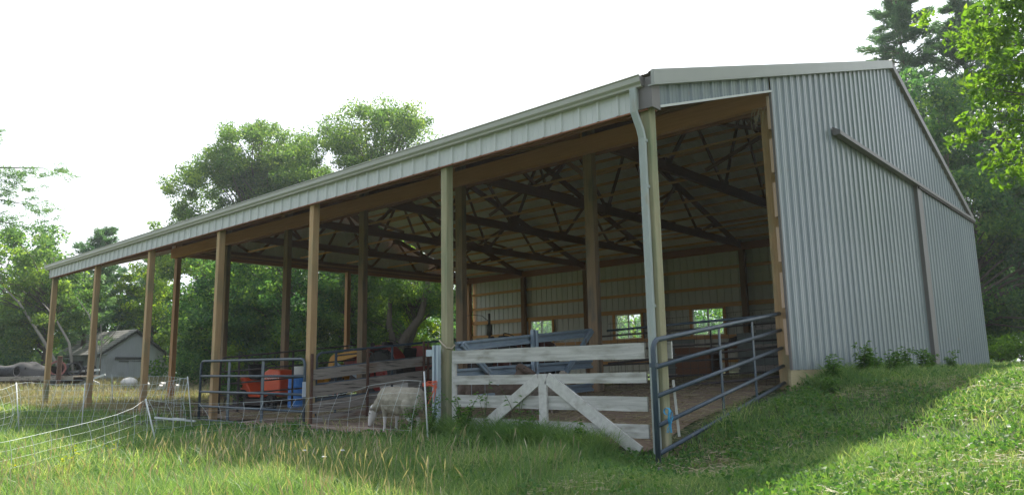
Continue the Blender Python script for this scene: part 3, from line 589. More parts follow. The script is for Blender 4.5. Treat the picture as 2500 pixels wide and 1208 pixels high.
def sheep(loc, rz, label, grazing, wool, face, sc_=1.0, headyaw=0, group=None):
    t = empty('sheep', loc, label, 'sheep', group, rz); t.scale = (sc_,) * 3
    c = [((-.42, 0, .58), .20, (-.10, 0, .56), .225), ((-.10, 0, .56), .225, (.28, 0, .56), .215), ((.28, 0, .56), .215, (.50, 0, .60), .175), ((.50, 0, .60), .17, (.58, 0, .50), .13)]
    c += [((-.30, 0, .50), .19, (.1, 0, .47), .2)]
    if grazing:
        c += [((-.46, 0, .55), .17, (-.68, -.02, .46), .115), ((-.68, -.02, .46), .11, (-.80, -.04, .38), .085)]; hp = Vector((-.83, -.05, .345)); hd = Vector((-.30, 0, -.95)).normalized()
    else:
        c += [((-.44, 0, .62), .16, (-.56, 0, .80), .105), ((-.56, 0, .80), .10, (-.60, 0, .92), .08)]; hp = Vector((-.62, 0, .95)); hd = Vector((-.93, 0, -.36)).normalized()
    legs = []
    for sy, fx in ((-.11, 0), (.11, .04)):
        legs += [((-.34 + fx, sy, .44), .075, (-.33 + fx, sy, .26), .04), ((-.33 + fx, sy, .26), .036, (-.34 + fx, sy, .10), .024), ((-.34 + fx, sy, .10), .026, (-.35 + fx, sy, .02), .032)]
        legs += [((.44 - fx * 2, sy, .48), .13, (.38 - fx * 2, sy, .32), .065), ((.38 - fx * 2, sy, .32), .05, (.50 - fx * 2, sy, .22), .034), ((.50 - fx * 2, sy, .22), .032, (.46 - fx * 2, sy, .08), .024), ((.46 - fx * 2, sy, .08), .026, (.44 - fx * 2, sy, .02), .032)]
    body = blob('body', c + legs, wool, t, vox=.013, smooth=4)
    import mathutils
    nz = [v.normal.copy() for v in body.data.vertices]
    for v_, n0 in zip(body.data.vertices, nz):
        if v_.co.z > .30: v_.co += n0 * (.010 * mathutils.noise.noise(v_.co * 14) + .005 * mathutils.noise.noise(v_.co * 38))
    # bare face and shanks keep their own colour through material slots
    body.data.materials.append(face)
    for p in body.data.polygons:
        z = p.center.z
        if z < .27: p.material_index = 1
        p.use_smooth = True
    ry = Matrix.Rotation(headyaw, 3, 'Z'); hd = ry @ hd
    side = hd.cross(Vector((0, 0, 1))).normalized(); top = side.cross(hd) * -1
    if not grazing and top.z < 0: top = -top
    if grazing: top = Vector((-1, 0, 0)) ; top = (ry @ top); top = (top - hd * top.dot(hd)).normalized()
    hc = [(hp - hd * .04, .090, hp + hd * .06, .082), (hp + hd * .06, .078, hp + hd * .22, .046), (hp + hd * .22, .046, hp + hd * .255, .038), (hp + hd * .03 + top * .018, .068, hp + hd * .19 + top * .014, .042)]
    hm = blob('head', hc, face, t, vox=.009, smooth=5)
    for s_ in (-1, 1):
        e0 = hp - hd * .02 + side * (.070 * s_) + top * .012; e1 = e0 + side * (.155 * s_) - hd * .03
        mid = e0.lerp(e1, .55); q = MB()
        up2 = top
        ring = [(e0, .012), (mid, .030), (e1, .004)]
        vs = []
        for p_, w__ in ring:
            vs += [p_ + hd * w__, p_ + up2 * .010, p_ - hd * w__, p_ - up2 * .006]
        q.add(vs, [(4 * i + k, 4 * i + (k + 1) % 4, 4 * i + 4 + (k + 1) % 4, 4 * i + 4 + k) for i in range(2) for k in range(4)] + [(0, 1, 2, 3), (11, 10, 9, 8)]).build('ear', face, hm, smooth=True)
        MB().ell(hp + hd * .055 + side * (.068 * s_) + top * .034, (.014,) * 3, 8, 6).build('eye', M_black, hm, smooth=True)
    q = MB(); q.ell(hp + hd * .285 + top * .006, (.02, .022, .014), 8, 6); q.build('nose', M_dface, hm, smooth=True)
    MB().tube([(.62, 0, .56), (.69, 0, .46), (.68, 0, .36)], [.035, .03, .018], 8).build('tail', wool, t, smooth=True)
    return t
sheep((-4.74, .0, g(-4.7, 0) + .01), R_(-8), 'cream wooled sheep grazing head down behind the white netting', True, M_wool, M_face, .90, headyaw=R_(38))
sheep((-3.85, 1.15, g(-3.85, 1.2) + .02), R_(205), 'brown sheep standing behind the whitewashed board gate, its head raised above the second board', False, M_brown, M_brown, .84, headyaw=0)
sheep((-3.2, 1.75, g(-3.2, 1.7) + .0), R_(172), 'grey tan sheep with a pale muzzle behind the whitewashed gate, lower than the brown one', False, M_greyw, M_greyw, .68)

# ---------------------------------------------------------------- machines
def wheel(t, c, r, w_, rim, rr_=.55, name='wheel'):
    wh = MB(); wh.lathe([(r * rr_, -w_ / 2), (r * .93, -w_ / 2), (r, -w_ * .36), (r, w_ * .36), (r * .93, w_ / 2), (r * rr_, w_ / 2), (r * rr_, -w_ / 2)], c, 'y', 32)
    n = 22
    for i in range(n):
        a = 2 * math.pi * i / n
        for s_ in (-1, 1):
            p = Vector(c) + Vector((math.cos(a) * r, s_ * w_ * .02, math.sin(a) * r)); q = Vector(c) + Vector((math.cos(a + .16) * r, s_ * w_ * .46, math.sin(a + .16) * r)); wh.bar(p, q, .035, .045, up=(math.cos(a), 0, math.sin(a)))
    o = wh.build(name, M_black, t)
    MB().lathe([(.02, -w_ * .12), (r * .15, -w_ * .2), (r * .2, -w_ * .08), (r * rr_ * .9, -w_ * .12), (r * rr_ * 1.01, -w_ * .46), (r * rr_ * 1.01, w_ * .46), (r * rr_ * .9, w_ * .12), (r * .15, w_ * .12), (.02, w_ * .12)], c, 'y', 28).build('rim', rim, o, smooth=False)
    return o
def tractor(loc, label, paint, loader=False, tall_exhaust=False, fender=True, sc_=1.0):
    """faces -x; origin under the rear axle"""
    t = empty('tractor', loc, label, 'tractor'); t.scale = (sc_,) * 3
    bx = MB(); bx.prism([(-2.35, 0, .95), (-2.42, 0, 1.15), (-2.38, 0, 1.40), (-2.25, 0, 1.47), (-.75, 0, 1.52), (-.62, 0, 1.45), (-.60, 0, 1.0)], (0, -.24, 0), (0, .24, 0)); b = bx.build('hood', paint, t, bevel=.05)
    MB().box(-2.44, -2.40, -.2, .2, .95, 1.38).build('grille', M_iron, t)
    e = MB(); e.box(-2.2, -.9, -.19, .19, .62, .98); e.box(-.9, .25, -.24, .24, .5, .95); e.tube([(-1.9, -.26, .8), (-1.2, -.28, .85)], .06, 10); e.box(-1.7, -1.5, -.3, .3, .86, .93); e.build('engine', M_iron, t, bevel=.02)
    MB().tube([(0, -.62, .72), (0, .62, .72)], .09, 12).build('rear_axle', M_iron, t)
    MB().tube([(-2.1, -.6, .42), (-2.1, .6, .42)], .045, 10).build('front_axle', M_iron, t)
    for s_ in (-1, 1):
        wheel(t, (0, s_ * .68, .70), .70, .32, paint); wheel(t, (-2.1, s_ * .66, .36), .36, .17, paint)
        if fender:
            F = MB(); n = 18; r0 = .82; vs = []
            for i in range(n + 1):
                a = R_(20) + R_(150) * i / n; vs += [(math.cos(a) * r0, s_ * .48, .72 + math.sin(a) * r0), (math.cos(a) * r0, s_ * .84, .72 + math.sin(a) * r0)]
            F.add(vs, [(2 * i, 2 * i + 1, 2 * i + 3, 2 * i + 2) for i in range(n)])
            c0 = (0, s_ * .48, .80); F.add([c0] + [(math.cos(R_(20) + R_(150) * i / n) * r0, s_ * .48, .72 + math.sin(R_(20) + R_(150) * i / n) * r0) for i in range(n + 1)], [(0, i + 1, i + 2) for i in range(n)])
            f_ = F.build('fender', paint, t); so_ = f_.modifiers.new('s', 'SOLIDIFY'); so_.thickness = .02
            MB().ell((-.55, s_ * .62, 1.56), (.07, .06, .07), 10, 8).build('lamp', M_iron, f_)
    MB().prism([(-.12, 0, 1.15), (.28, 0, 1.12), (.34, 0, 1.45), (.28, 0, 1.48), (.2, 0, 1.22), (-.12, 0, 1.24)], (0, -.22, 0), (0, .22, 0)).build('seat', M_black, t, bevel=.02)
    sw = MB(); cc = Vector((-.45, 0, 1.62)); u = Vector((.5, 0, .87)); a_ = Vector((0, 1, 0)); b_ = u.cross(a_)
    ring = arc(cc, a_, b_, .2, 0, 2 * math.pi, 20); sw.tube(ring, .014, 6, caps=False); sw.tube([cc, (-.7, 0, 1.3)], .02, 8); sw.bar(cc - a_ * .2, cc + a_ * .2, .02, .012)
    sw.build('steering_wheel', M_black, t)
    MB().box(-.78, -.6, -.16, .16, 1.4, 1.66).build('instrument_panel', M_iron, t, bevel=.03)
    if tall_exhaust:
        ex = MB(); ex.tube([(-1.25, .0, 1.5), (-1.25, 0, 1.68)], .035, 12); ex.tube([(-1.25, 0, 1.68), (-1.25, 0, 1.70), (-1.25, 0, 2.0), (-1.25, 0, 2.02)], [.04, .085, .085, .04], 16); ex.tube([(-1.25, 0, 2.02), (-1.25, 0, 2.32)], .038, 12)
        ex.build('exhaust_stack', M_olive, t, smooth=True)
        MB().tube([(-1.28, 0, 2.1), (-1.6, .05, 2.28), (-2.0, .1, 2.33), (-2.5, .15, 2.32)], .01, 6).build('rod', M_iron, t)
    else:
        MB().tube([(-1.7, -.1, 1.45), (-1.7, -.1, 1.75)], .03, 10).build('exhaust_stack', M_iron, t)
    if loader:
        for s_ in (-1, 1):
            y = s_ * .5; l = MB(); l.prism([(-3.0, y, .45), (-2.85, y, .40), (-2.45, y, 1.12), (-.9, y, 1.36), (-.9, y, 1.50), (-2.5, y, 1.36), (-2.65, y, 1.28)], (0, -.04, 0), (0, .04, 0)); a = l.build('loader_arm', M_yel, t)
            MB().prism([(-1.45, y, .55), (-1.1, y, .55), (-1.0, y, 1.34), (-1.45, y, 1.28)], (0, -.03 - s_ * .08, 0), (0, .03 - s_ * .08, 0)).build('loader_post', M_yel, t)
            MB().tube([(-1.25, y + s_ * .09, .7), (-2.3, y + s_ * .09, 1.12)], .035, 10).build('hydraulic_ram', M_galv, t)
        MB().prism([(-3.0, 0, .25), (-3.5, 0, .2), (-3.5, 0, .24), (-3.1, 0, .32), (-3.02, 0, .75), (-2.96, 0, .75)], (0, -.75, 0), (0, .75, 0)).build('bucket', M_yel, t)
        MB().box(-2.72, -2.6, -.5, .5, 1.0, 1.1).build('cross_bar', M_yel, t)
    return t
tractor((-11.35, 5.55, g(-11.3, 5.5)), 'faded red tractor with a yellow front loader parked inside the barn behind the weathered boards', M_red, loader=True)
tractor((-10.9, 10.0, g(-11, 10)), 'old dark red tractor with a tall muffler stack near the back wall windows', mat('dull rust red enamel', (.10, .03, .025), (.17, .06, .045), (4, 4, 4), rough=.7), tall_exhaust=True, sc_=1.14)
hb = tube_gate('hoop_rack', 'dark bent pipe rack leaning in front of the yellow loader', (-12.6, 4.35, .8), (-11.0, 4.35, .9), (-11.05, 4.3, 1.72), (-12.7, 4.3, 1.66), [.5], [], M_dtube, r=.022); hb['category'] = 'pipe rack'
# orange ride-on mower
mw = root('riding_mower', (-13.8, 3.0, g(-13.8, 3)), 'orange riding mower with a black seat parked behind the front left gate', 'riding mower')
gz = g(-13.8, 3)
MB().prism([(-13.72, 0, gz + .35), (-13.72, 0, gz + .98), (-13.5, 0, gz + 1.05), (-13.0, 0, gz + 1.02), (-12.94, 0, gz + .85), (-12.94, 0, gz + .35)], (0, 2.75, 0), (0, 3.25, 0)).build('hood', M_org, mw, bevel=.03)
MB().prism([(-14.75, 0, gz + .45), (-14.3, 0, gz + .32), (-13.73, 0, gz + .32), (-13.73, 0, gz + .44), (-14.2, 0, gz + .46), (-14.6, 0, gz + .85), (-14.8, 0, gz + .85)], (0, 2.65, 0), (0, 3.35, 0)).build('mower_body', M_org, mw, bevel=.02)
MB().prism([(-14.6, 0, gz + .80), (-14.15, 0, gz + .78), (-14.15, 0, gz + .88), (-14.5, 0, gz + .9), (-14.62, 0, gz + 1.2), (-14.7, 0, gz + 1.2)], (0, 2.8, 0), (0, 3.2, 0)).build('seat', M_black, mw, bevel=.03)
sw = MB(); cc = Vector((-13.85, 3, gz + 1.08)); ring = arc(cc, Vector((0, 1, 0)), Vector((.8, 0, .6)), .17, 0, 2 * math.pi, 18); sw.tube(ring, .013, 6, caps=False); sw.tube([cc, (-13.68, 3, gz + .85)], .018, 8); sw.build('steering_wheel', M_black, mw)
wheel(mw, (-14.55, 2.66, gz + .25), .25, .2, M_cream); wheel(mw, (-14.55, 3.34, gz + .25), .25, .2, M_cream); wheel(mw, (-13.15, 2.66, gz + .19), .19, .14, M_cream); wheel(mw, (-13.15, 3.34, gz + .19), .19, .14, M_cream)
MB().prism([(-14.3, 0, gz + .12), (-13.4, 0, gz + .12), (-13.4, 0, gz + .28), (-14.3, 0, gz + .28)], (0, 2.55, 0), (0, 3.45, 0)).build('mower_deck', M_iron, mw)
fc = bpy.data.curves.new('lettering', 'FONT'); fc.body = 'JACOBSEN'; fc.size = .15; fc.extrude = .002
ft = bpy.data.objects.new('tmp', fc); col.objects.link(ft); bpy.context.view_layer.update(); me = bpy.data.meshes.new_from_object(ft.evaluated_get(bpy.context.evaluated_depsgraph_get())); bpy.data.objects.remove(ft)
lt = link('lettering', me, M_glassf, mw); lt.rotation_euler = (R_(90), 0, 0); lt.location = (.13, -.253, .80)
# blue barrel with a pale tub on it
def barrel(c, r, h, m, name, label, cat, ribs=True):
    pr = [(0, 0), (r * .94, 0), (r, .04)]
    if ribs: pr += [(r, h * .3), (r * 1.03, h * .33), (r, h * .36), (r, h * .64), (r * 1.03, h * .67), (r, h * .7)]
    pr += [(r, h - .05), (r * .95, h), (r * .9, h - .015), (0, h - .015)]
    o = MB().lathe(pr, (0, 0, 0), 'z', 28).build(name, m, None, smooth=False); o.location = c; return tag(o, label, cat)
bz = g(-12.3, 3); barrel((-12.35, 3.0, bz), .30, .86, M_bar, 'plastic_barrel', 'bright blue plastic barrel behind the front left gate, beside the orange mower', 'barrel')
barrel((-12.3, 3.02, bz + .865), .24, .22, M_cream, 'plastic_tub', 'pale tub resting on top of the blue barrel', 'tub', False)
# white crate and dark bins behind the boards
def crate(x0, x1, y0, y1, h, m, label, name='slatted_crate', cat='crate'):
    t = root(name, (x0, y0, g(x0, y0)), label, cat); z = g(x0, y0)
    for i in range(5): MB().box(x0, x1, y0 - .012, y0, z + .03 + i * h / 5, z + .03 + (i + .8) * h / 5).build('slat', m, t); MB().box(x1, x1 + .012, y0 + .002, y1, z + .03 + i * h / 5, z + .03 + (i + .8) * h / 5).build('slat', m, t)
    MB().box(x0 + .02, x1 - .02, y0 + .02, y1 - .02, z, z + h - .05).build('bin', m, t); return t
crate(-11.0, -9.9, 4.5, 5.0, .62, M_cream, 'pale slatted crate on the floor behind the weathered board fence')
crate(-15.6, -14.9, 2.9, 3.4, .6, M_black, 'black bin with a pale lid edge standing left of the orange mower', 'storage_bin', 'bin')
crate(-2.9, -2.0, 8.2, 9.0, 1.0, M_grayp, 'grey green wooden bin inside the barn behind the pipe panels, nearest the corner gate')
crate(-4.6, -3.7, 8.4, 9.0, .8, M_truss if False else W_truss, 'brown slatted bin inside the barn behind the white board gate')
# leaning panels and clutter on the far right inside
for i, (x, y, w_, h_, ry, lab) in enumerate([(-1.6, 7.6, 1.3, 1.25, .22, 'widest grey plywood panel leaning in the dark bay behind the corner gate'), (-.75, 7.4, .5, 1.3, .12, 'narrow grey plywood panel leaning nearest the corner post in the dark bay'), (-5.3, 9.6, 1.0, 1.1, .2, 'grey plywood panel leaning far back in the barn below the right window')]):
    t = root('wood_panel', (x, y, g(x, y)), lab, 'panel'); z = g(x, y)
    m = MB(); m.prism([(x - w_ / 2, y, z), (x + w_ / 2, y, z), (x + w_ / 2, y + ry, z + h_), (x - w_ / 2, y + ry, z + h_)], (0, -.02, 0), (0, 0, 0)); m.build('sheet', M_grayp, t)
    for q in (.15, .5, .85): m = MB(); m.prism([(x - w_ / 2 - .01, y + ry * (q - .05), z + h_ * (q - .05)), (x + w_ / 2 + .01, y + ry * (q - .05), z + h_ * (q - .05)), (x + w_ / 2 + .01, y + ry * (q + .05), z + h_ * (q + .05)), (x - w_ / 2 - .01, y + ry * (q + .05), z + h_ * (q + .05))], (0, -.05, 0), (0, -.021, 0)); m.build('batten', M_weath, t)
wb = root('workbench', (-3.6, 12, g(-3.6, 12)), 'dark workbench of brown boards against the back wall under the right windows', 'workbench'); z = g(-3.6, 12)
MB().box(-8.2, -3.0, 17.6, 18.4, z + .95, z + 1.02).build('bench_top', W_truss, wb)
for x in (-8.1, -5.6, -3.1):
    for y in (17.65, 18.3): MB().box(x - .05, x + .05, y - .05, y + .05, z - .1, z + .95).build('leg', W_truss, wb)
for i, (x, h, m_) in enumerate([(-7.6, .35, M_iron), (-6.7, .5, M_grayp), (-5.0, .3, M_red), (-4.1, .45, M_iron)]):
    o = MB().prism([(x - .2, 17.8, z + 1.022), (x + .2, 17.8, z + 1.022), (x + .17, 17.8, z + 1.022 + h), (x - .12, 17.8, z + 1.02 + h * .8)], (0, 0, 0), (0, .4, 0)).build('tool_case', m_, None, bevel=.02)
    tag(o, ['low dark case at the left end of the workbench', 'tallest grey green case on the workbench', 'small dull red case on the workbench', 'dark sloping case at the right end of the workbench'][i], 'case')

# ---------------------------------------------------------------- shed, wagon and pipes beyond the posts
SH = Matrix.Translation((-48.5, 12.9, .55)) @ Matrix.Rotation(R_(8), 4, 'Z')
shed = bpy.data.objects.new('board_shed', None); col.objects.link(shed); shed.matrix_world = SH; tag(shed, 'old silver grey board shed with a shingled gable roof beyond the left posts', 'shed')
def sb(name, m, mt, **k):   # in the shed's own frame: +x is the gable side
    o = m.build(name, mt, shed, **k); return o
hw, he, hp_, ln = 2.2, 2.25, 3.75, 5.6
sb('gable_wall', MB().prism([(0, -hw, -.3), (0, hw, -.3), (0, hw, he), (0, 0, hp_), (0, -hw, he)], (-.08, 0, 0), (0, 0, 0)), M_shed)
sb('rear_wall', MB().prism([(-ln, -hw, -.3), (-ln, hw, -.3), (-ln, hw, he), (-ln, 0, hp_), (-ln, -hw, he)], (-.08, 0, 0), (0, 0, 0)), M_shed)
sb('side_wall', MB().box(-ln, -.085, hw - .08, hw, -.3, he), M_shed)
sb('side_wall', MB().box(-2.2, -.085, -hw, -hw + .08, -.3, he), M_shed); sb('side_wall', MB().box(-ln, -2.2, -hw, -hw + .06, 1.75, he), M_shed)
for x in (-2.3, -3.9, -5.4): sb('post', MB().box(x - .08, x + .08, -hw + .02, -hw + .18, -.3, 1.75), M_shedd)
sb('door', MB().box(.004, .05, -.35, .65, -.2, 1.75), M_shed)
sb('door_track', MB().box(.052, .10, -1.3, 1.0, 1.78, 1.93), M_shedd); sb('door_track', MB().box(.01, .05, -1.0, .9, 1.62, 1.68), M_shedd)
sb('eave_return', MB().box(-.6, .18, -hw - .28, -hw + .35, he - .16, he - .02), M_shed)
for s_ in (-1, 1):
    a = (hp_ - he) / hw; e = hw + .3; m = MB()
    P = [(-ln - .3, 0, hp_ + .06), (.28, 0, hp_ + .06), (.28, s_ * e, hp_ + .06 - a * e), (-ln - .3, s_ * e, hp_ + .06 - a * e)]
    me = bpy.data.meshes.new('roof'); v_ = [Vector(p) for p in P]; me.from_pydata([tuple(p) for p in v_] + [tuple(p + Vector((0, 0, -.07))) for p in v_], [], [(0, 1, 2, 3), (7, 6, 5, 4), (0, 4, 5, 1), (1, 5, 6, 2), (2, 6, 7, 3), (3, 7, 4, 0)])
    ul = me.uv_layers.new(name='u')
    for li, lp in enumerate(me.loops):
        c = me.vertices[lp.vertex_index].co; ul.data[li].uv = (c.x, math.hypot(c.y, c.z - hp_))
    link('roof', me, M_shing, shed)
    sb('rake_board', MB().prism([(0, 0, hp_ - .02), (0, s_ * e, hp_ - .02 - a * e), (0, s_ * e, hp_ - .16 - a * e), (0, 0, hp_ - .16)], (.10, 0, 0), (.2, 0, 0)), M_shedd)
lw = sb('lean_to', MB().box(-2.4, -.5, hw + .01, hw + .9, -.3, 1.6), M_shed); 
MB().prism([(0, hw + .0, 2.02), (0, hw + 1.25, 1.55), (0, hw + 1.25, 1.62), (0, hw + .0, 2.10)], (-2.6, 0, 0), (-.2, 0, 0)).build('lean_to_roof', M_shedd, lw)
# wagon
wx, wy = -36.9, 4.3; d = Vector((.78, .62, 0)); n_ = Vector((-.62, .78, 0)); gz = g(wx, wy)
def wp(a, b, z): return Vector((wx, wy, gz)) + d * a + n_ * b + Vector((0, 0, z))
wag = root('flatbed_wagon', (wx, wy, gz), 'low weathered flatbed wagon loaded with black pipes beyond the far left posts', 'wagon')
def wbox(a0, a1, b0, b1, z0, z1): return MB().prism([wp(a0, b0, z0), wp(a1, b0, z0), wp(a1, b1, z0), wp(a0, b1, z0)], (0, 0, 0), (0, 0, z1 - z0))
wbox(-4.2, 2.2, -1.1, 1.1, .38, .46).build('deck', M_weath, wag); wbox(-4.2, 2.2, -1.14, -1.105, .26, .45).build('side_rail', M_weath, wag); wbox(-3.6, 1.8, -.5, -.38, .1, .37).build('frame', M_rust, wag); wbox(-3.6, 1.8, .38, .5, .1, .37).build('frame', M_rust, wag)
for a in (-3.0, -2.0, 1.2):
    for b in (-1.0, 1.0):
        q = wp(a, b, .26); dd = n_; m = MB(); m.tube([q - dd * .09, q - dd * .085, q + dd * .085, q + dd * .09], [.18, .26, .26, .18], 20); m.build('wheel', M_black, wag)
def culvert(c, ax_, r, ln_, lab, m2=None):
    ax_ = Vector(ax_).normalized(); c = Vector(c); t = root('culvert_pipe', c, lab, 'pipe', None); n = int(ln_ / .07); pts = [c - ax_ * ln_ * i / n for i in range(n + 1)]
    m = MB(); m.tube(pts, [r * (1 if i % 2 else .94) for i in range(n + 1)], 24, caps=False); m.build('pipe_wall', M_pipe, t, fix=True)
    m = MB(); q = Vector((-ax_.y, ax_.x, 0)); ring = arc(c, q, Vector((0, 0, 1)), r * .80, 0, 2 * math.pi, 24); ring2 = arc(c + ax_ * .01, q, Vector((0, 0, 1)), r * 1.03, 0, 2 * math.pi, 24); ring3 = arc(c - ax_ * ln_ * .6, q, Vector((0, 0, 1)), r * .78, 0, 2 * math.pi, 24)
    V_ = ring3 + ring + ring2; k_ = 25; m.add(V_, [(i * k_ + j, i * k_ + j + 1, (i + 1) * k_ + j + 1, (i + 1) * k_ + j) for i in range(2) for j in range(24)]).build('pipe_mouth', m2 or M_pipe, t)
    return t
pd = Vector((.92, .1, 0))
culvert(wp(1.0, -.55, .46 + .36), (.80, -.18, 0), .36, 2.9, 'nearest black corrugated pipe with a dusty red mouth on the wagon', M_pink)
culvert(wp(1.55, -.1, .46 + .32), (.80, -.18, 0), .32, 2.6, 'middle black corrugated pipe on the wagon, just right of the red mouthed one')
culvert(wp(2.1, .35, .46 + .25), (.80, -.18, 0), .25, 2.2, 'smallest black corrugated pipe at the right end of the wagon')
culvert(wp(-1.0, -.6, .46 + .24), (.74, .5, 0), .24, 2.6, 'low black corrugated pipe at the left end of the wagon')
tp = MB(); n1, n2 = 26, 12; vs = []
for i in range(n1 + 1):
    for j in range(n2 + 1):
        a = -3.2 + 3.6 * i / n1; b = -.2 + 1.4 * j / n2; e = max(0, math.sin(math.pi * i / n1)) ** .35 * max(0, math.sin(math.pi * j / n2)) ** .4
        vs.append(wp(a, b, .47 + e * (.62 + .07 * math.sin(i * .55) + .05 * math.sin(j * 1.1 + i * .8) + .04 * rnd.random())))
tp.add(vs, [(i * (n2 + 1) + j, (i + 1) * (n2 + 1) + j, (i + 1) * (n2 + 1) + j + 1, i * (n2 + 1) + j + 1) for i in range(n1) for j in range(n2)])
tag(tp.build('tarped_pile', M_tarp, None, smooth=True), 'grey tarp covered heap on the wagon behind the black pipes', 'covered pile')
q = wp(1.6, -1.3, -.2); tag(MB().box(q.x - .09, q.x + .09, q.y - .09, q.y + .09, q.z, 2.2).build('rusty_post', M_rust, None, bevel=.02), 'short rusty square post standing in front of the wagon pipes', 'post')
m = MB(); m.ell((-33.9, 7.1, g(-34, 7) + .16), (.65, .35, .30), 20, 10); tag(m.build('white_tank', M_cream, None, smooth=True), 'white rounded tank half hidden in dry grass before the grey shed', 'tank')
wf2 = root('folding_frame', (-35.4, 6.0, g(-35, 6)), 'broken white folding frame lying in the grass left of the white tank', 'frame'); z = g(-35, 6)
for (a, b) in (((-35.9, 5.6, z + .5), (-34.9, 6.1, z + .1)), ((-35.7, 5.5, z + .15), (-34.8, 6.3, z + .55)), ((-36.6, 5.0, z + .7), (-35.0, 6.1, z + .78))): MB().bar(a, b, .05, .1).build('bar', M_netpost, wf2)
# rubble and stone
m = MB(); m.ell((.35, -.75, g(.35, -.75) + .05), (.06, .05, .05), 10, 7); tag(m.build('stone', mat('grey stone', (.05, .05, .05), (.09, .09, .09), (9, 9, 9)), None, smooth=True), 'small grey stone in the grass at the foot of the corner gate', 'stone')
m = MB(); zz = g(-10.3, -1.0); m.bar((-10.9, -1.2, zz + .16), (-9.9, -.85, zz + .10), .05, .03); m.bar((-10.7, -.9, zz + .13), (-9.8, -1.1, zz + .15), .04, .03); tag(m.build('pale_stakes', M_netpost, None), 'two pale stakes lying in the grass left of the front left gate', 'stakes')
bp_ = MB()
for i in range(60):
    x = -13.4 + rnd.gauss(0, .9); y = .2 + rnd.gauss(0, .35); z = g(x, y) + rnd.uniform(.0, .3); a = rnd.uniform(0, 6.3); l = rnd.uniform(.3, .8)
    bp_.tube([(x, y, z), (x + l * .5 * math.cos(a), y + l * .5 * math.sin(a), z + rnd.uniform(-.02, .1)), (x + l * math.cos(a + .3), y + l * math.sin(a + .3), z + rnd.uniform(-.1, .15))], .007, 4)
tag(bp_.build('brush_pile', mat('dry brush', (.10, .075, .055), (.2, .16, .12)), None), 'low pile of dead twigs between the posts left of the front left gate', 'brush pile', kind='stuff')
# ---------------------------------------------------------------- trees
L_OAK = leafmat('oak leaves', (.04, .095, .035), (.085, .165, .05), (.20, .29, .06), .52)
L_DARK = leafmat('deep green leaves', (.026, .075, .040), (.06, .15, .055), (.17, .28, .06), .55)
L_LIME = leafmat('yellow green leaves', (.08, .16, .025), (.15, .25, .03), (.30, .38, .05), .55)
L_PINE = leafmat('pine needles', (.035, .095, .055), (.06, .14, .08), (.10, .19, .09), .42)
L_MAPLE = leafmat('sunlit maple leaves', (.045, .11, .015), (.085, .18, .02), (.16, .27, .035), .55)
L_LOC = leafmat('feathery leaves', (.06, .13, .075), (.09, .18, .10), (.14, .24, .12), .5)
def leaves(C_, Rr, N, size, rg, aspect=.55, droop=0.0, flat=1.0, dirs=None):
    """leaf quads scattered round cluster centres C_ with radii Rr"""
    K = len(C_); idx = np.repeat(np.arange(K), N); M_ = len(idx)
    u = rg.normal(size=(M_, 3)); u /= np.linalg.norm(u, axis=1)[:, None]; rad = rg.random(M_) ** .45
    P = C_[idx] + u * (rad * Rr[idx])[:, None] * np.array([1, 1, flat])
    a = rg.normal(size=(M_, 3)); a[:, 2] -= droop; 
    if dirs is not None: a = dirs[idx] * 1.2 + a * .8
    a /= np.linalg.norm(a, axis=1)[:, None]
    b = rg.normal(size=(M_, 3)); b[:, 2] *= .6; b = np.cross(a, b); b /= np.linalg.norm(b, axis=1)[:, None]
    s = size * rg.uniform(.6, 1.35, M_)[:, None]
    v = np.stack([P - a * s * .5, P + b * s * aspect * .5, P + a * s * .5, P - b * s * aspect * .5], 1).reshape(-1, 3)
    f = np.arange(M_ * 4).reshape(-1, 4)
    ct = rg.normal(0, .16, K); tint = np.clip(.45 + ct[idx] + rg.normal(0, .2, M_), 0, 1)
    return v, f, tint
def trunkmesh(base, top, r, pts, rg, wob=.06, minr=.018, k0=.25):
    """a bent tapered trunk and a branch to every cluster centre"""
    m = MB(); base = Vector(base); top = Vector(top); H = (top - base).length; n = 9
    off = [Vector((rg.normal() * wob * H * .25, rg.normal() * wob * H * .25, 0)) * math.sin(math.pi * i / n) for i in range(n + 1)]
    tr = [base.lerp(top, i / n) + off[i] for i in range(n + 1)]
    m.tube(tr, [r * (1.25 if i == 0 else 1) * (1 - .82 * i / n) for i in range(n + 1)], 9)
    for p in pts:
        p = Vector(p); q = min(max((p.z - base.z) / max(top.z - base.z, 1), 0), 1); q = max(k0 * .6, q * .72 - .04); i = min(int(q * n), n - 1); a = tr[i].lerp(tr[i + 1], q * n - i)
        d = p - a; mid = a + d * .5 + Vector((rg.normal() * .06, rg.normal() * .06, .10)) * d.length
        rr = max(minr, r * (1 - .8 * q) * .42 * min(1, d.length / 4)); m.tube([a, a + (mid - a) * .5 + Vector((0, 0, .02)), mid, p], [rr, rr * .8, rr * .55, minr * .5], 5, caps=False)
    return m
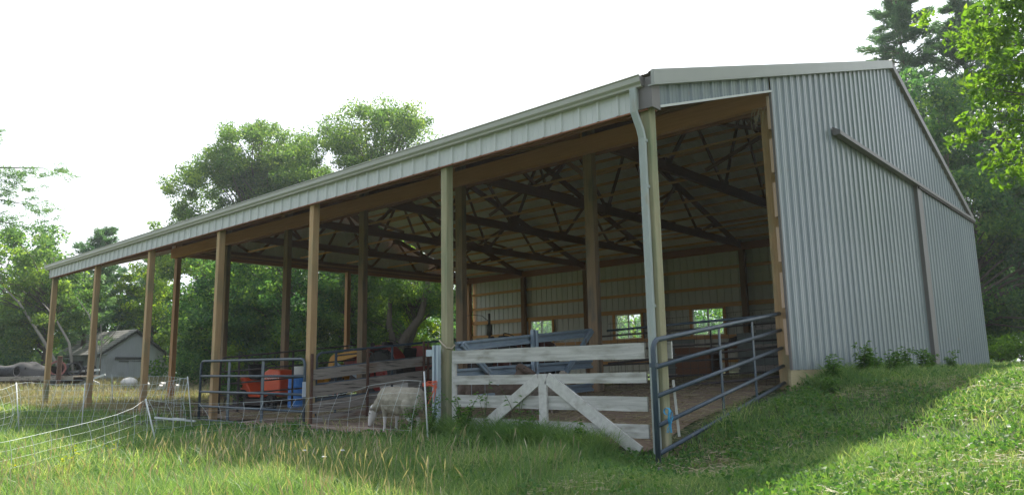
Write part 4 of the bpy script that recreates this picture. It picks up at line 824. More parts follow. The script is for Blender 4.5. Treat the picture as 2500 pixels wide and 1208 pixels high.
def tree(name, label, x, y, lobes, m, bark=None, K=60, N=260, size=.22, cr=(.7, 1.1), trunk=.25, seed=1, group='trees behind the barn', top=None, aspect=.55, flat=.75, fill=.55, lean=(0, 0), cat='tree', droop=0.):
    """lobes: [(dx, dy, z, rx, ry, rz)] relative to the base, which sits on the ground"""
    rg = np.random.default_rng(seed); z0 = g(x, y); t = empty(name, (x, y, z0), label, cat, group)
    vol = np.array([l[3] * l[4] * l[5] for l in lobes]) ** .7; n = np.maximum(3, (K * vol / vol.sum()).astype(int)); C_ = []
    for l, q in zip(lobes, n):
        u = rg.normal(size=(q, 3)); u /= np.linalg.norm(u, axis=1)[:, None]; r = rg.uniform(fill, 1.02, q)[:, None] ** .8; C_.append(np.array(l[:3]) + u * r * np.array(l[3:6]))
    C_ = np.concatenate(C_); C_[:, 2] = np.maximum(C_[:, 2], .5)
    Rr = rg.uniform(cr[0], cr[1], len(C_))
    v, f, ti = leaves(C_, Rr, N, size, rg, aspect, flat=flat, droop=droop)
    zt_ = top or max(l[2] + l[5] * .5 for l in lobes)
    trunkmesh((0, 0, -.3), (lean[0], lean[1], zt_), trunk, C_[: min(len(C_), 90)], rg).build('trunk', bark or M_bark, t, smooth=True, fix=False)
    link('crown', npmesh('crown', v, f, ti), m, t); return t
def pine(name, label, x, y, H, R0, seed, z1=.15, K=15, group='pines', N=46, size=.34, cat='pine tree', m=None):
    rg = np.random.default_rng(seed); z0 = g(x, y); t = empty(name, (x, y, z0), label, cat, group)
    mb = MB(); mb.tube([(0, 0, -.3), (0.1, 0, H * .5), (0, .1, H)], [.26, .15, .02], 8); C_ = []; Rr = []; D = []
    nl = int(H * 1.5)
    for i in range(nl):
        q = z1 + (1 - z1) * i / nl; z = q * H; nb = 5
        for b in range(nb):
            a = rg.uniform(0, 2 * math.pi); ln_ = R0 * (1 - q) ** .75 * rg.uniform(.55, 1.15) + .3; up = rg.uniform(-.05, .38) + .3 * q
            d = np.array([math.cos(a), math.sin(a), up]); e = np.array([0, 0, z]) + d * ln_
            mb.tube([(0, 0, z), tuple(np.array([0, 0, z]) + d * ln_ * .5 - np.array([0, 0, .03])), tuple(e)], [.045 * (1 - q) + .015, .025, .008], 4, caps=False)
            for s_ in np.arange(.35, 1.01, .16):
                C_.append(np.array([0, 0, z]) + d * ln_ * s_ + rg.normal(0, .10, 3)); Rr.append(.30 + .16 * (1 - q)); D.append(d)
    C_ = np.array(C_); Rr = np.array(Rr); D = np.array(D); v, f, ti = leaves(C_, Rr, N, size, rg, .16, dirs=D, flat=.6)
    mb.build('trunk', M_bark, t, smooth=True, fix=False); link('crown', npmesh('crown', v, f, ti), m or L_PINE, t); return t
TB = 'trees beyond the barn'
# two big oaks whose crowns stand above the roof
tree('oak_tree', 'tall rounded oak above the roof with bare forks against the sky', -44.4, 19.4, [(-.4, -.6, 16.0, 3.6, 3.6, 3.2), (-2.2, -2.0, 13.0, 3.6, 3.6, 3.4), (1.2, .8, 14.0, 2.6, 2.6, 3.0), (-4.4, -3.8, 9.6, 2.3, 2.3, 2.6), (2.2, 1.8, 12.6, 3.0, 3.0, 3.2), (2.4, 2.0, 16.0, 1.0, 1.0, 1.6), (0, 0, 6, 4, 4, 3.6)], L_OAK, K=640, N=200, size=.17, cr=(.5, .9), trunk=.38, seed=21, group=TB, fill=.4)
tree('oak_tree', 'widest and tallest oak rising above the middle of the roof', -35.6, 23.8, [(.2, 0, 16.0, 4.2, 4.0, 3.5), (-3.0, -2.6, 14.4, 3.6, 3.6, 3.6), (3.2, 2.6, 13.4, 3.0, 3.0, 2.8), (0, 0, 10, 5.2, 5.2, 3.6), (4.6, 3.9, 15.2, 1.5, 1.5, 1.9), (0, 0, 5, 4.5, 4.5, 3)], L_OAK, K=720, N=200, size=.17, cr=(.5, .95), trunk=.42, seed=22, group=TB, fill=.4)
# darker wood seen through the barn
for i, (x, y, h, r, m_, lab, ld) in enumerate([
    (-33.5, 11.5, 7.6, 2.8, L_DARK, 'bushy deep green tree just right of the grey shed behind the barn posts', 0),
    (-31.0, 14.0, 8.6, 3.0, L_DARK, 'broad dark tree seen between the two left inner posts', 0),
    (-30.6, 17.6, 8.4, 2.9, L_OAK, 'mid green tree seen through the barn behind the orange mower', 0),
    (-27.2, 18.2, 7.6, 2.3, L_OAK, 'tree with a curving forked dark trunk seen over the red tractor', 1),
    (-33.0, 22.0, 9.5, 3.0, L_DARK, 'dense dark tree standing behind the yellow loader', 0),
    (-37.0, 15.5, 9.0, 3.0, L_DARK, 'tall dark green tree close behind the grey shed roof', 0)]):
    tree('broadleaf_tree', lab, x, y, [(0, 0, h * .62, r, r, h * .36), (r * .5, -r * .4, h * .42, r * .7, r * .7, h * .26), (-r * .5, r * .3, h * .3, r * .8, r * .8, h * .25)] if not ld else [(0, 0, h * .78, r, r, h * .22), (1.2, 1.0, h * .66, 1.6, 1.6, 1.5), (-1.3, -.8, h * .35, 1.5, 1.5, 1.6)], m_, K=150 if not ld else 80, N=190, size=.17, cr=(.5, .9), trunk=.2, seed=40 + i, group=TB, lean=(0, 0) if not ld else (1.6, 1.4), fill=.5)
mm = MB(); bx_, by_ = -26.6, 17.6; z = g(bx_, by_); ft_ = root('leaning_tree', (bx_, by_, z), 'dark leaning trunk that forks over the red tractor, with a few drooping branches', 'tree', TB)
mm.tube([(bx_, by_, z - .2), (bx_ + .1, by_ + .1, z + 1.6), (bx_ + .45, by_ + .45, z + 2.6), (bx_ + 1.0, by_ + 1.0, z + 3.6), (bx_ + 1.3, by_ + 1.25, z + 5.4), (bx_ + 1.5, by_ + 1.5, z + 8)], [.34, .26, .22, .18, .15, .06], 9)
mm.tube([(bx_ + .1, by_ + .1, z + 1.5), (bx_ - .2, by_ - .2, z + 3.2), (bx_ - .1, by_ - .1, z + 6)], [.2, .15, .06], 8)
mm.tube([(bx_ + 1.25, by_ + 1.2, z + 4.9), (bx_ + 2.2, by_ + 2.1, z + 4.9), (bx_ + 2.9, by_ + 2.8, z + 3.7), (bx_ + 3.1, by_ + 3.0, z + 3.0)], [.06, .05, .03, .01], 6)
mm.build('trunk', M_bark, ft_, smooth=True, fix=False)
rg = np.random.default_rng(5); C_ = np.array([(bx_ + dx, by_ + dy, z + dz) for dx, dy, dz in [(2.0, 2.0, 4.4), (3.0, 2.9, 3.4), (.2, 0, 5), (-.8, -.7, 4.2), (2.2, 2.3, 2.4), (1.6, 1.5, 6.5), (-.5, -.4, 6.2), (1.2, 1.2, 7.6), (-1.4, -1.2, 5.4), (-.9, -.8, 2.2), (.4, .4, 8.2)]]) - np.array([bx_, by_, z])
v, f, ti = leaves(C_, np.full(len(C_), .8), 200, .17, rg); link('crown', npmesh('crown', v, f, ti), L_OAK, ft_)
pine('pine_tree', 'dark pine behind the right end of the open bay, seen beside the second front post', -25.0, 21.6, 8.2, 3.6, 61, z1=.06, group='pines')
tree('broadleaf_tree', 'low bright green sapling lit from behind over the red tractor', -28.4, 20.6, [(0, 0, 2.4, 1.7, 1.7, 1.5)], L_LIME, K=22, N=200, size=.16, cr=(.5, .8), trunk=.06, seed=62, group=TB)
# trees behind the back wall, seen through its windows
tree('broadleaf_tree', 'tree outside the leftmost back window of the barn', -21.5, 28, [(0, 0, 4.6, 2.6, 2.6, 2.6), (0, 0, 2.4, 2.2, 2.2, 1.6)], L_OAK, K=45, N=180, size=.2, seed=63, trunk=.14, group=TB)
tree('broadleaf_tree', 'tree outside the middle back window of the barn', -18.0, 31, [(0, 0, 5.0, 1.6, 1.6, 2.2)], L_OAK, K=20, N=180, size=.2, seed=64, trunk=.14, group=TB)
tree('broadleaf_tree', 'tree outside the rightmost back window of the barn', -11.9, 30, [(0, 0, 5.2, 3.0, 2.4, 1.3)], L_OAK, K=34, N=180, size=.2, seed=65, trunk=.16, group=TB)
# left background
LG = 'trees beyond the grey shed'
tree('broadleaf_tree', 'big pale green tree at the left edge with bare leaning stems beside the wagon', -43.0, 6.0, [(-1.2, -1.8, 5.6, 2.9, 2.9, 3.2), (.6, .2, 5.2, 2.1, 2.1, 2.4), (-1.5, -2, 2.6, 2.6, 2.6, 2.2)], L_OAK, K=120, N=250, size=.17, cr=(.45, .8), trunk=.18, seed=71, group=LG, fill=.5)
tree('broadleaf_tree', 'bright lime green young tree right of the bare stems at the far left', -43.8, 5.0, [(.3, .4, 4.6, 1.3, 1.3, 1.9), (.3, .4, 2.2, 1.1, 1.1, 1.0), (-.6, -.6, 1.8, 1.3, 1.3, .8)], L_LIME, K=48, N=210, size=.15, cr=(.35, .6), trunk=.08, seed=72, group=LG)
tree('broadleaf_tree', 'dark green tree filling the left edge behind the wagon', -50.0, 6.5, [(0, 0, 6.4, 3.6, 3.6, 3.6), (-2, -2, 3.4, 3.6, 3.6, 3.0)], L_DARK, K=110, N=230, size=.2, cr=(.6, 1.), trunk=.3, seed=73, group=LG)
bs = root('bare_stems', (-40.6, 6.6, g(-40.6, 6.6)), 'pale leafless leaning stems rising left of the grey shed', 'dead tree', LG); z = g(-40.6, 6.6); m = MB()
for (pts, r) in (([(-40.6, 6.6, 0), (-41.6, 5.4, 2.6), (-42.6, 4.4, 4.6), (-43.2, 3.8, 5.4)], .11), ([(-40.7, 6.9, 0), (-40.9, 6.5, 2.4), (-41.6, 5.9, 3.8), (-42.1, 5.4, 4.6)], .09), ([(-40.0, 7.6, 0), (-40.0, 7.6, 2.6), (-40.3, 7.2, 3.9), (-40.9, 6.7, 4.9)], .06), ([(-39.9, 7.8, 0), (-39.85, 7.8, 2.3), (-39.9, 7.7, 3.4)], .05), ([(-39.9, 7.8, 2.2), (-39.5, 8.3, 2.9), (-39.35, 8.5, 3.4)], .03)):
    m.tube([(x, y, z - .2 + h) for x, y, h in pts], [r * (1 - .7 * i / (len(pts) - 1)) for i in range(len(pts))], 7)
m.build('trunk', M_barkp, bs, smooth=True)
pine('pine_tree', 'tall dark pine standing behind the grey shed between the two far left posts', -57.5, 13.6, 12.0, 4.6, 74, z1=.05, group='pines', size=.42, N=40)
pine('pine_tree', 'paler green pine rising just left of the yellow green tree by the shed', -58.0, 17.5, 9.5, 3.4, 75, z1=.05, group='pines', size=.42, N=36, m=L_LOC)
pine('pine_tree', 'broad low pine between the dark pine and the pale stems', -52.5, 11.0, 7.5, 3.6, 76, z1=.05, group='pines', size=.38, N=36, m=L_LOC)
tree('maple_tree', 'yellow green maple glowing in the sun beyond the shed roof', -55.0, 16.6, [(0, 0, 8.2, 2.6, 2.6, 2.0), (-1.2, -1.2, 5.8, 2.0, 2.0, 1.8), (1.2, 1.2, 5.0, 2.6, 2.6, 2.4)], L_LIME, K=85, N=230, size=.2, cr=(.5, .9), trunk=.2, seed=77, group=LG)
tree('maple_tree', 'mixed light and dark green maple over the right side of the grey shed', -46.0, 16.4, [(0, 0, 7.6, 2.4, 2.4, 2.6), (1.0, .6, 4.6, 2.6, 2.6, 2.6), (-.8, -.8, 3.4, 2.0, 2.0, 2.0)], L_OAK, K=95, N=230, size=.19, cr=(.5, .9), trunk=.22, seed=78, group=LG)
tree('maple_tree', 'green maple with yellowish top between the fourth front post and the shed', -41.6, 15.6, [(0, 0, 6.8, 2.4, 2.4, 2.8), (0, 0, 3.2, 2.4, 2.4, 2.4)], L_LIME, K=70, N=220, size=.18, cr=(.5, .85), trunk=.2, seed=79, group=LG)
# shrubs at the wood edge
for i, (x, y, s_, m_, lab) in enumerate([(-33.4, 10.6, 1.3, L_DARK, 'dark shrub between the grey shed and the front left gate'), (-28.0, 13.6, 1.3, L_OAK, 'pale leaved shrub behind the orange mower'), (-25.4, 15.0, 1.2, L_DARK, 'dark low shrub behind the blue barrel'), (-24.6, 17.4, 1.3, L_OAK, 'green shrub behind the yellow loader'), (-30.6, 11.8, 1.5, L_LIME, 'light green shrub left of the orange mower'), (-42.6, 4.2, 1.0, L_DARK, 'shrub hugging the left end of the wagon')]):
    tree('shrub', lab, x, y, [(0, 0, s_ * .8, s_ * 1.2, s_ * 1.2, s_ * .8)], m_, K=20, N=170, size=.14, cr=(.4, .7), trunk=.04, seed=90 + i, group='shrubs at the wood edge', cat='shrub')
# vine hanging in front of the mower
tree('vine', 'leafy vine climbing between the fourth inner post and the orange mower', -14.9, 2.3, [(0, 0, 1.0, .25, .25, .5), (.3, .1, .6, .3, .3, .3)], L_DARK, K=14, N=60, size=.09, cr=(.12, .25), trunk=.012, seed=97, group='weeds by the gates', cat='vine')
# right: pines and dark trees beyond the gable
RG = 'trees right of the gable'
pine('pine_tree', 'tall thin topped pine rising directly beyond the ridge of the gable', -5.0, 35.3, 22.5, 4.6, 81, z1=.2, group=RG, N=60, size=.34)
pine('pine_tree', 'tall pine just right of the thin topped one, partly behind the near maple', -2.4, 37, 20.5, 4.2, 82, z1=.15, group=RG, N=60, size=.34)
pine('pine_tree', 'bulky dark pine behind the lower half of the near maple', -1.0, 36.0, 18.5, 4.6, 83, z1=.1, group=RG, N=56, size=.34)
tree('broadleaf_tree', 'dark broadleaf tree touching the back corner of the gable wall', -2.6, 30.0, [(0, 0, 7.0, 3.2, 3.0, 3.6), (1.6, 1, 3.2, 3.0, 2.4, 2.6), (-.5, -1, 11, 2.4, 2.4, 2.6)], L_DARK, K=120, N=240, size=.19, cr=(.55, .95), trunk=.28, seed=84, group=RG)
tree('broadleaf_tree', 'shaded broadleaf tree at the right edge behind the sunlit lawn', 2.4, 31.0, [(0, 0, 6.5, 3.4, 3.2, 3.6), (0, 0, 2.6, 3.4, 3.0, 2.2)], L_DARK, K=110, N=230, size=.19, cr=(.55, .95), trunk=.28, seed=85, group=RG)
tree('broadleaf_tree', 'light topped sapling peeping over the back slope of the gable', -6.0, 27.5, [(0, 0, 11.6, .9, .9, 1.6), (1.2, 1, 8.6, 1.1, 1.0, 1.6), (0, 0, 6, 1.8, 1.8, 2)], L_LIME, K=40, N=170, size=.17, cr=(.35, .6), trunk=.14, seed=86, group=RG)
tree('broadleaf_tree', 'olive green tree close behind the back slope of the gable', -4.8, 25.6, [(0, 0, 8.2, 1.9, 1.9, 2.6), (1.2, 0, 5, 1.8, 1.8, 2)], L_OAK, K=70, N=220, size=.17, cr=(.4, .75), trunk=.18, seed=87, group=RG)
for i, (x, y, lab) in enumerate([(.2, 24.5, 'low leafy shrub at the foot of the back corner of the gable wall'), (3.2, 26.5, 'low leafy shrub at the edge of the lawn under the right hand trees')]):
    tree('shrub', lab, x, y, [(0, 0, .6, 1.6, 1.0, .5)], L_MAPLE, K=18, N=150, size=.13, cr=(.3, .5), trunk=.03, seed=110 + i, group='shrubs by the lawn', cat='shrub')
# near maple hanging in from the right edge
def near_tree():
    x, y = 4.95, 7.45; z0 = g(x, y); t = empty('maple_tree', (x, y, z0), 'sunlit bright green tree leaning in at the right edge of the lawn', 'tree'); rg = np.random.default_rng(120)
    tips = []
    for (a, b, z, q) in [(-2.0, .4, 6.4, 40), (-1.7, .2, 5.3, 44), (-2.2, .1, 4.4, 30), (-1.3, .6, 7.4, 44), (-1.2, .1, 3.9, 26), (-.7, 0, 6.2, 44), (-.2, 0, 5, 44), (.3, .3, 7.4, 34), (-.4, .6, 8.6, 34), (-.5, .2, 3.6, 24)]:
        for _ in range(q): tips.append((a + rg.normal() * .50, b + rg.normal() * .55, z + rg.normal() * .42))
    C_ = np.array(tips); v, f, ti = leaves(C_, rg.uniform(.16, .36, len(C_)), 60, .13, rg, .42, droop=.5, flat=.7)
    trunkmesh((1.2, .2, -.3), (.6, .2, 8.2), .16, C_[::2], rg, minr=.008).build('trunk', M_bark, t, smooth=True, fix=False)
    link('crown', npmesh('crown', v, f, ti + .1), L_MAPLE, t)
near_tree()
def locust():
    x, y = -23.2, -3.4; z0 = g(x, y); t = empty('locust_tree', (x, y, z0), 'feathery leaved tree reaching in over the left edge of the sky', 'tree'); rg = np.random.default_rng(130); C_ = []; D = []; br = []
    for (z, ln_, dz, n) in [(7.5, 3.3, .35, 40), (6.9, 2.9, -.5, 36), (7.2, 2.2, .1, 34), (6.3, 2.7, -.6, 32), (8.4, 1.1, .6, 14), (5.6, 2.0, .1, 18)]:
        dirv = np.array([.42, .9, 0]); dirv /= np.linalg.norm(dirv)
        for k in range(n):
            s_ = rg.uniform(.25, 1); p = dirv * ln_ * s_ + np.array([rg.normal() * .2, rg.normal() * .2, z + dz * s_ ** 1.5 - .2 * s_ ** 3 + rg.normal() * .13]); C_.append(p); D.append(dirv)
        br.append([(0, 0, z - .8), tuple(dirv * ln_ * .5 + np.array([0, 0, z + dz * .35])), tuple(dirv * ln_ * .95 + np.array([0, 0, z + dz * .75]))])
    C_ = np.array(C_) + np.array([.3, .7, 0]); v, f, ti = leaves(C_, rg.uniform(.14, .28, len(C_)), 55, .07, rg, .35, dirs=np.array(D) * .4, flat=.45)
    m = MB(); m.tube([(-.8, -1.4, -.3), (-.5, -.9, 4), (-.1, -.2, 8), (0, 0, 11)], [.26, .2, .12, .04], 9)
    for b in br: m.tube(b, [.05, .03, .01], 5, caps=False)
    m.build('trunk', M_bark, t, smooth=True, fix=False); link('crown', npmesh('crown', v, f, ti), L_LOC, t)
locust()
# the mass of woodland farther off
rg = np.random.default_rng(140); C_ = []
for i in range(620):
    a = R_(rg.uniform(88, 172)); d_ = rg.uniform(64, 92); x = CAM.x + d_ * math.cos(a); y = CAM.y + d_ * math.sin(a)
    hmax = 7.5 + 2.0 * math.sin(a * 11) + 1.5 * math.sin(a * 23); C_.append((x, y, g(x, y) + rg.uniform(0, 1) ** .8 * hmax))
C_ = np.array(C_); v, f, ti = leaves(C_, rg.uniform(1.3, 2.4, len(C_)), 150, .42, rg, .6); tag(link('distant_woods', npmesh('distant_woods', v, f, ti), L_DARK), kind='stuff')
rg = np.random.default_rng(141); C_ = []
for i in range(170):
    q = rg.random(); x = -46 + 24 * q; y = 14.5 + 12.5 * q + rg.normal() * 1.2; C_.append((x, y, g(x, y) + rg.uniform(0, 2.2)))
for i in range(70):
    x = rg.uniform(-7, 9); y = rg.uniform(33, 38); C_.append((x, y, g(x, y) + rg.uniform(0, 3.4)))
C_ = np.array(C_); v, f, ti = leaves(C_, rg.uniform(.6, 1.1, len(C_)), 170, .2, rg, .6); tag(link('undergrowth', npmesh('undergrowth', v, f, ti), L_DARK), kind='stuff')

# ---------------------------------------------------------------- grass and weeds
GR = leafmat('grass blades', (.07, .155, .06), (.15, .25, .09), (.40, .42, .25), .45, rough=.45)
GRD = leafmat('dry grass blades', (.12, .16, .07), (.26, .23, .14), (.40, .36, .25), .18, rough=.6)
def frust(n, d0, d1, rg, half=44, bias=1.0, head=131.8):
    a = np.radians(head + rg.uniform(-half, half, n)); d = np.sqrt(d0 ** 2 + (d1 ** 2 - d0 ** 2) * rg.random(n) ** bias); return CAM.x + d * np.cos(a), CAM.y + d * np.sin(a), d
def indoor(x, y):
    inside = (x > -L + 4) & (x < .0) & (y > .12 + .25 * np.sin(x * 2.1)) & (y < YB); run = (x > -9.6) & (x < -3.7) & (y > -.45 - .25 * np.sin(x * 1.9)) & (y < .2)
    return inside | run | ((x > -22) & (x < .0) & (y > 9) & (y < YB))
def blades(x, y, h, wd, lean, rg, tint, z=None):
    n = len(x); z = G(x, y) - .02 if z is None else z; a = rg.uniform(0, 2 * math.pi, n); dx, dy = np.cos(a), np.sin(a); b = rg.uniform(0, 2 * math.pi, n); wx_, wy_ = np.cos(b) * wd, np.sin(b) * wd
    P = []
    for q, s_, o_ in ((0, 1, 0), (.4, .9, .13), (.75, .6, .5), (1, 0, 1.0)):
        zz = z + h * (q - .28 * lean * q * q); ox = dx * h * lean * o_; oy = dy * h * lean * o_
        if s_: P += [np.stack([x + ox - wx_ * s_, y + oy - wy_ * s_, zz], 1), np.stack([x + ox + wx_ * s_, y + oy + wy_ * s_, zz], 1)]
        else: P += [np.stack([x + ox - wx_ * .08, y + oy - wy_ * .08, zz], 1), np.stack([x + ox + wx_ * .08, y + oy + wy_ * .08, zz], 1)]
    v = np.stack(P, 1).reshape(-1, 3); b8 = np.arange(n)[:, None] * 8
    f = np.concatenate([b8 + np.array([0, 1, 3, 2]), b8 + np.array([2, 3, 5, 4]), b8 + np.array([4, 5, 7, 6])], 1).reshape(-1, 4)
    return v, f, np.repeat(tint, 3)
def join(parts):
    V, F, T = [], [], []; n = 0
    for v, f, t in parts: V.append(v); F.append(f + n); T.append(t); n += len(v)
    return np.concatenate(V), np.concatenate(F), np.concatenate(T)
def patchn(x, y, s, ph=0): return np.sin(x * s + 1.3 * np.sin(y * s * .7 + ph)) * np.sin(y * s * 1.2 + 1.7 * np.sin(x * s * .6 + ph))
def field(n, d0, d1, wd, rg, hs=1.0, bias=1.0):
    x, y, d = frust(n, d0, d1, rg, bias=bias); lawn = x > -.05 + .4 * np.sin(y * 1.3); k = ~indoor(x, y) & (y < 26)
    tall = patchn(x, y, 1.1) * .5 + .5; pt = patchn(x, y, 2.3, 2)
    h = np.where(lawn, .10 + .09 * tall + .06 * np.exp(-((x - .5) / .8) ** 2) * (y > 4), .15 + .16 * tall + .08 * np.clip((-y - 2) / 3, 0, 1)) * rg.uniform(.5, 1.25, n) * hs; h = np.where((x < -3.9) & (x > -12) & (y > -2.0), h * .42, h)
    h = h * np.where((x < -12) & (y > 1.5), 1.25, 1)
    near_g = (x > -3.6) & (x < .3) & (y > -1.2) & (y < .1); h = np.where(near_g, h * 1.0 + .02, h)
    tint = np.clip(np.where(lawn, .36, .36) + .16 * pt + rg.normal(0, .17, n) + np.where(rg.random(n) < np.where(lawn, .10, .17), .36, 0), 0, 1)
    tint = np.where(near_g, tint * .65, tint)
    h = h * (1 - .5 * np.exp(-((x - .3) ** 2 + (y + .4) ** 2) / 1.2))
    dry = (x < -11) & (y > -.3); kk = k & ~(dry & (rg.random(n) < .8))
    return x[kk], y[kk], h[kk], np.full(kk.sum(), wd) * rg.uniform(.6, 1.3, kk.sum()), tint[kk]
rg = np.random.default_rng(150); parts = []
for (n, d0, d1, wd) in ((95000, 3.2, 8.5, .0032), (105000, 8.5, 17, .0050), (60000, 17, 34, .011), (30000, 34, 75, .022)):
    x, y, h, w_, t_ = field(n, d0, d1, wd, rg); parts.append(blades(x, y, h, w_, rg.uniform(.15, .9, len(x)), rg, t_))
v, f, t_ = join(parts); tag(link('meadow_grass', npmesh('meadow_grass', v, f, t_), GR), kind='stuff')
parts = []
for (n, x0, x1, y0, y1, hh, wd) in ((8000, .10, 1.2, 3.9, 9.5, .34, .0060), (2200, .2, .75, 1.0, 3.6, .17, .005), (7500, -3.5, -.6, -.60, -.10, .38, .0042), (900, -3.75, -3.2, -.8, -.2, .36, .005), (4000, .1, .6, 9.5, 19, .24, .006), (500, -.7, .3, -.8, -.15, .16, .004)):
    x = rg.uniform(x0, x1, n); y = rg.uniform(y0, y1, n); cl = patchn(x, y, 4.1, .7) + rg.normal(0, .3, n) > -.25; x, y = x[cl], y[cl]
    fade = 1 - .55 * np.clip((x - x0) / max(x1 - x0, .1), 0, 1) * (x0 > 0); parts.append(blades(x, y, hh * fade * rg.uniform(.4, 1.25, len(x)), np.full(len(x), wd) * rg.uniform(.6, 1.4, len(x)), rg.uniform(.4, 1.5, len(x)), rg, np.clip(.30 + .2 * patchn(x, y, 2.0) + rg.normal(0, .16, len(x)), 0, 1)))
v, f, t_ = join(parts); tag(link('tall_grass', npmesh('tall_grass', v, f, t_), GR), kind='stuff')
# dry grass behind and between the far posts
parts = []
for (n, x0, x1, y0, y1, wd, hh) in ((26000, -30, -12, -.2, 9, .009, .32), (20000, -46, -26, -6, 14, .014, .34)):
    x = rg.uniform(x0, x1, n); y = rg.uniform(y0, y1, n); k = ~((x > -18.2) & (y > .4) & (rg.random(n) < np.clip((x + 18.2) / 3, 0, 1))) & ~((x > -17.5) & (y > 3)); x, y = x[k], y[k]
    parts.append(blades(x, y, hh * rg.uniform(.5, 1.2, len(x)), np.full(len(x), wd) * rg.uniform(.6, 1.2, len(x)), rg.uniform(.1, .7, len(x)), rg, np.clip(.55 + .25 * patchn(x, y, .9) + rg.normal(0, .2, len(x)), 0, 1)))
v, f, t_ = join(parts); tag(link('dry_grass', npmesh('dry_grass', v, f, t_), GRD), kind='stuff')
# seed stalks
n = 5000; x, y, d = frust(n, 4.4, 11, rg); k = ~indoor(x, y) & (y < -1.9) & (patchn(x, y, 1.7, 3) + rg.normal(0, .5, n) > -.1) & (x < -.1 + .6 * rg.random(n)) ; x, y, d = x[k], y[k], d[k]; n = len(x)
h = rg.uniform(.28, .52, n); z = G(x, y); a = rg.uniform(0, 6.28, n); ln_ = rg.uniform(.05, .45, n); W_ = .0006 + .00012 * d
P = []
for q, wm in ((0, 1), (.5, .9), (.78, .8), (.84, 2.6), (.92, 2.8), (1, .4)):
    ox = np.cos(a) * h * ln_ * q * q; oy = np.sin(a) * h * ln_ * q * q; zz = z + h * (q - .15 * ln_ * q * q)
    P += [np.stack([x + ox - W_ * wm * .74, y + oy - W_ * wm * .67, zz], 1), np.stack([x + ox + W_ * wm * .74, y + oy + W_ * wm * .67, zz], 1)]
v = np.stack(P, 1).reshape(-1, 3); b = np.arange(n)[:, None] * 12; f = np.concatenate([b + np.array([0, 1, 3, 2]) + 2 * i for i in range(5)], 1).reshape(-1, 4)
tag(link('seed_stalks', npmesh('seed_stalks', v, f, np.repeat(np.clip(rg.normal(.6, .2, n), 0, 1), 5)), GRD), kind='stuff')
L_WEED = leafmat('broad weed leaves', (.04, .11, .032), (.075, .17, .045), (.15, .26, .06), .4)
# mown clippings on the lawn and straw on the barn floor
def litter(name, x, y, l, wd, m, rg, tm=.6):
    n = len(x); z = G(x, y) + rg.uniform(.02, .07, n); a = rg.uniform(0, 6.28, n); dz = rg.uniform(-.25, .3, n); dx, dy = np.cos(a) * l / 2, np.sin(a) * l / 2; px_, py_ = -np.sin(a) * wd, np.cos(a) * wd
    v = np.stack([np.stack([x - dx - px_, y - dy - py_, z - dz * l / 2], 1), np.stack([x + dx - px_, y + dy - py_, z + dz * l / 2], 1), np.stack([x + dx + px_, y + dy + py_, z + dz * l / 2 + .003], 1), np.stack([x - dx + px_, y - dy + py_, z - dz * l / 2 + .003], 1)], 1).reshape(-1, 3)
    tag(link(name, npmesh(name, v, np.arange(4 * n).reshape(-1, 4), np.clip(rg.normal(tm, .22, n), 0, 1)), m), kind='stuff')
x, y, d = frust(60000, 4, 15, rg); k = ~indoor(x, y) & (patchn(x, y, 2.6, 5) + rg.normal(0, .35, 60000) > .0); x, y = x[k], y[k]; Pc = np.stack([x, y, G(x, y) + .06], 1)
v, f, ti = leaves(Pc, np.full(len(x), .09), 3, .045, rg, .6, flat=.7); tag(link('clover_cover', npmesh('clover_cover', v, f, np.clip(ti - .05, 0, 1)), L_WEED), kind='stuff')
n = 42000; x = rg.uniform(.1, 7, n); y = rg.uniform(-4.5, 12, n); k = patchn(x, y, 1.4, 1) + rg.normal(0, .4, n) > .1; litter('grass_clippings', x[k], y[k], rg.uniform(.06, .2, k.sum()), .004, GRD, rg, .75)
n = 26000; x = rg.uniform(-12, -.1, n); y = rg.uniform(.4, 10, n); litter('floor_straw', x, y, rg.uniform(.06, .25, n), .004, GRD, rg, .7)
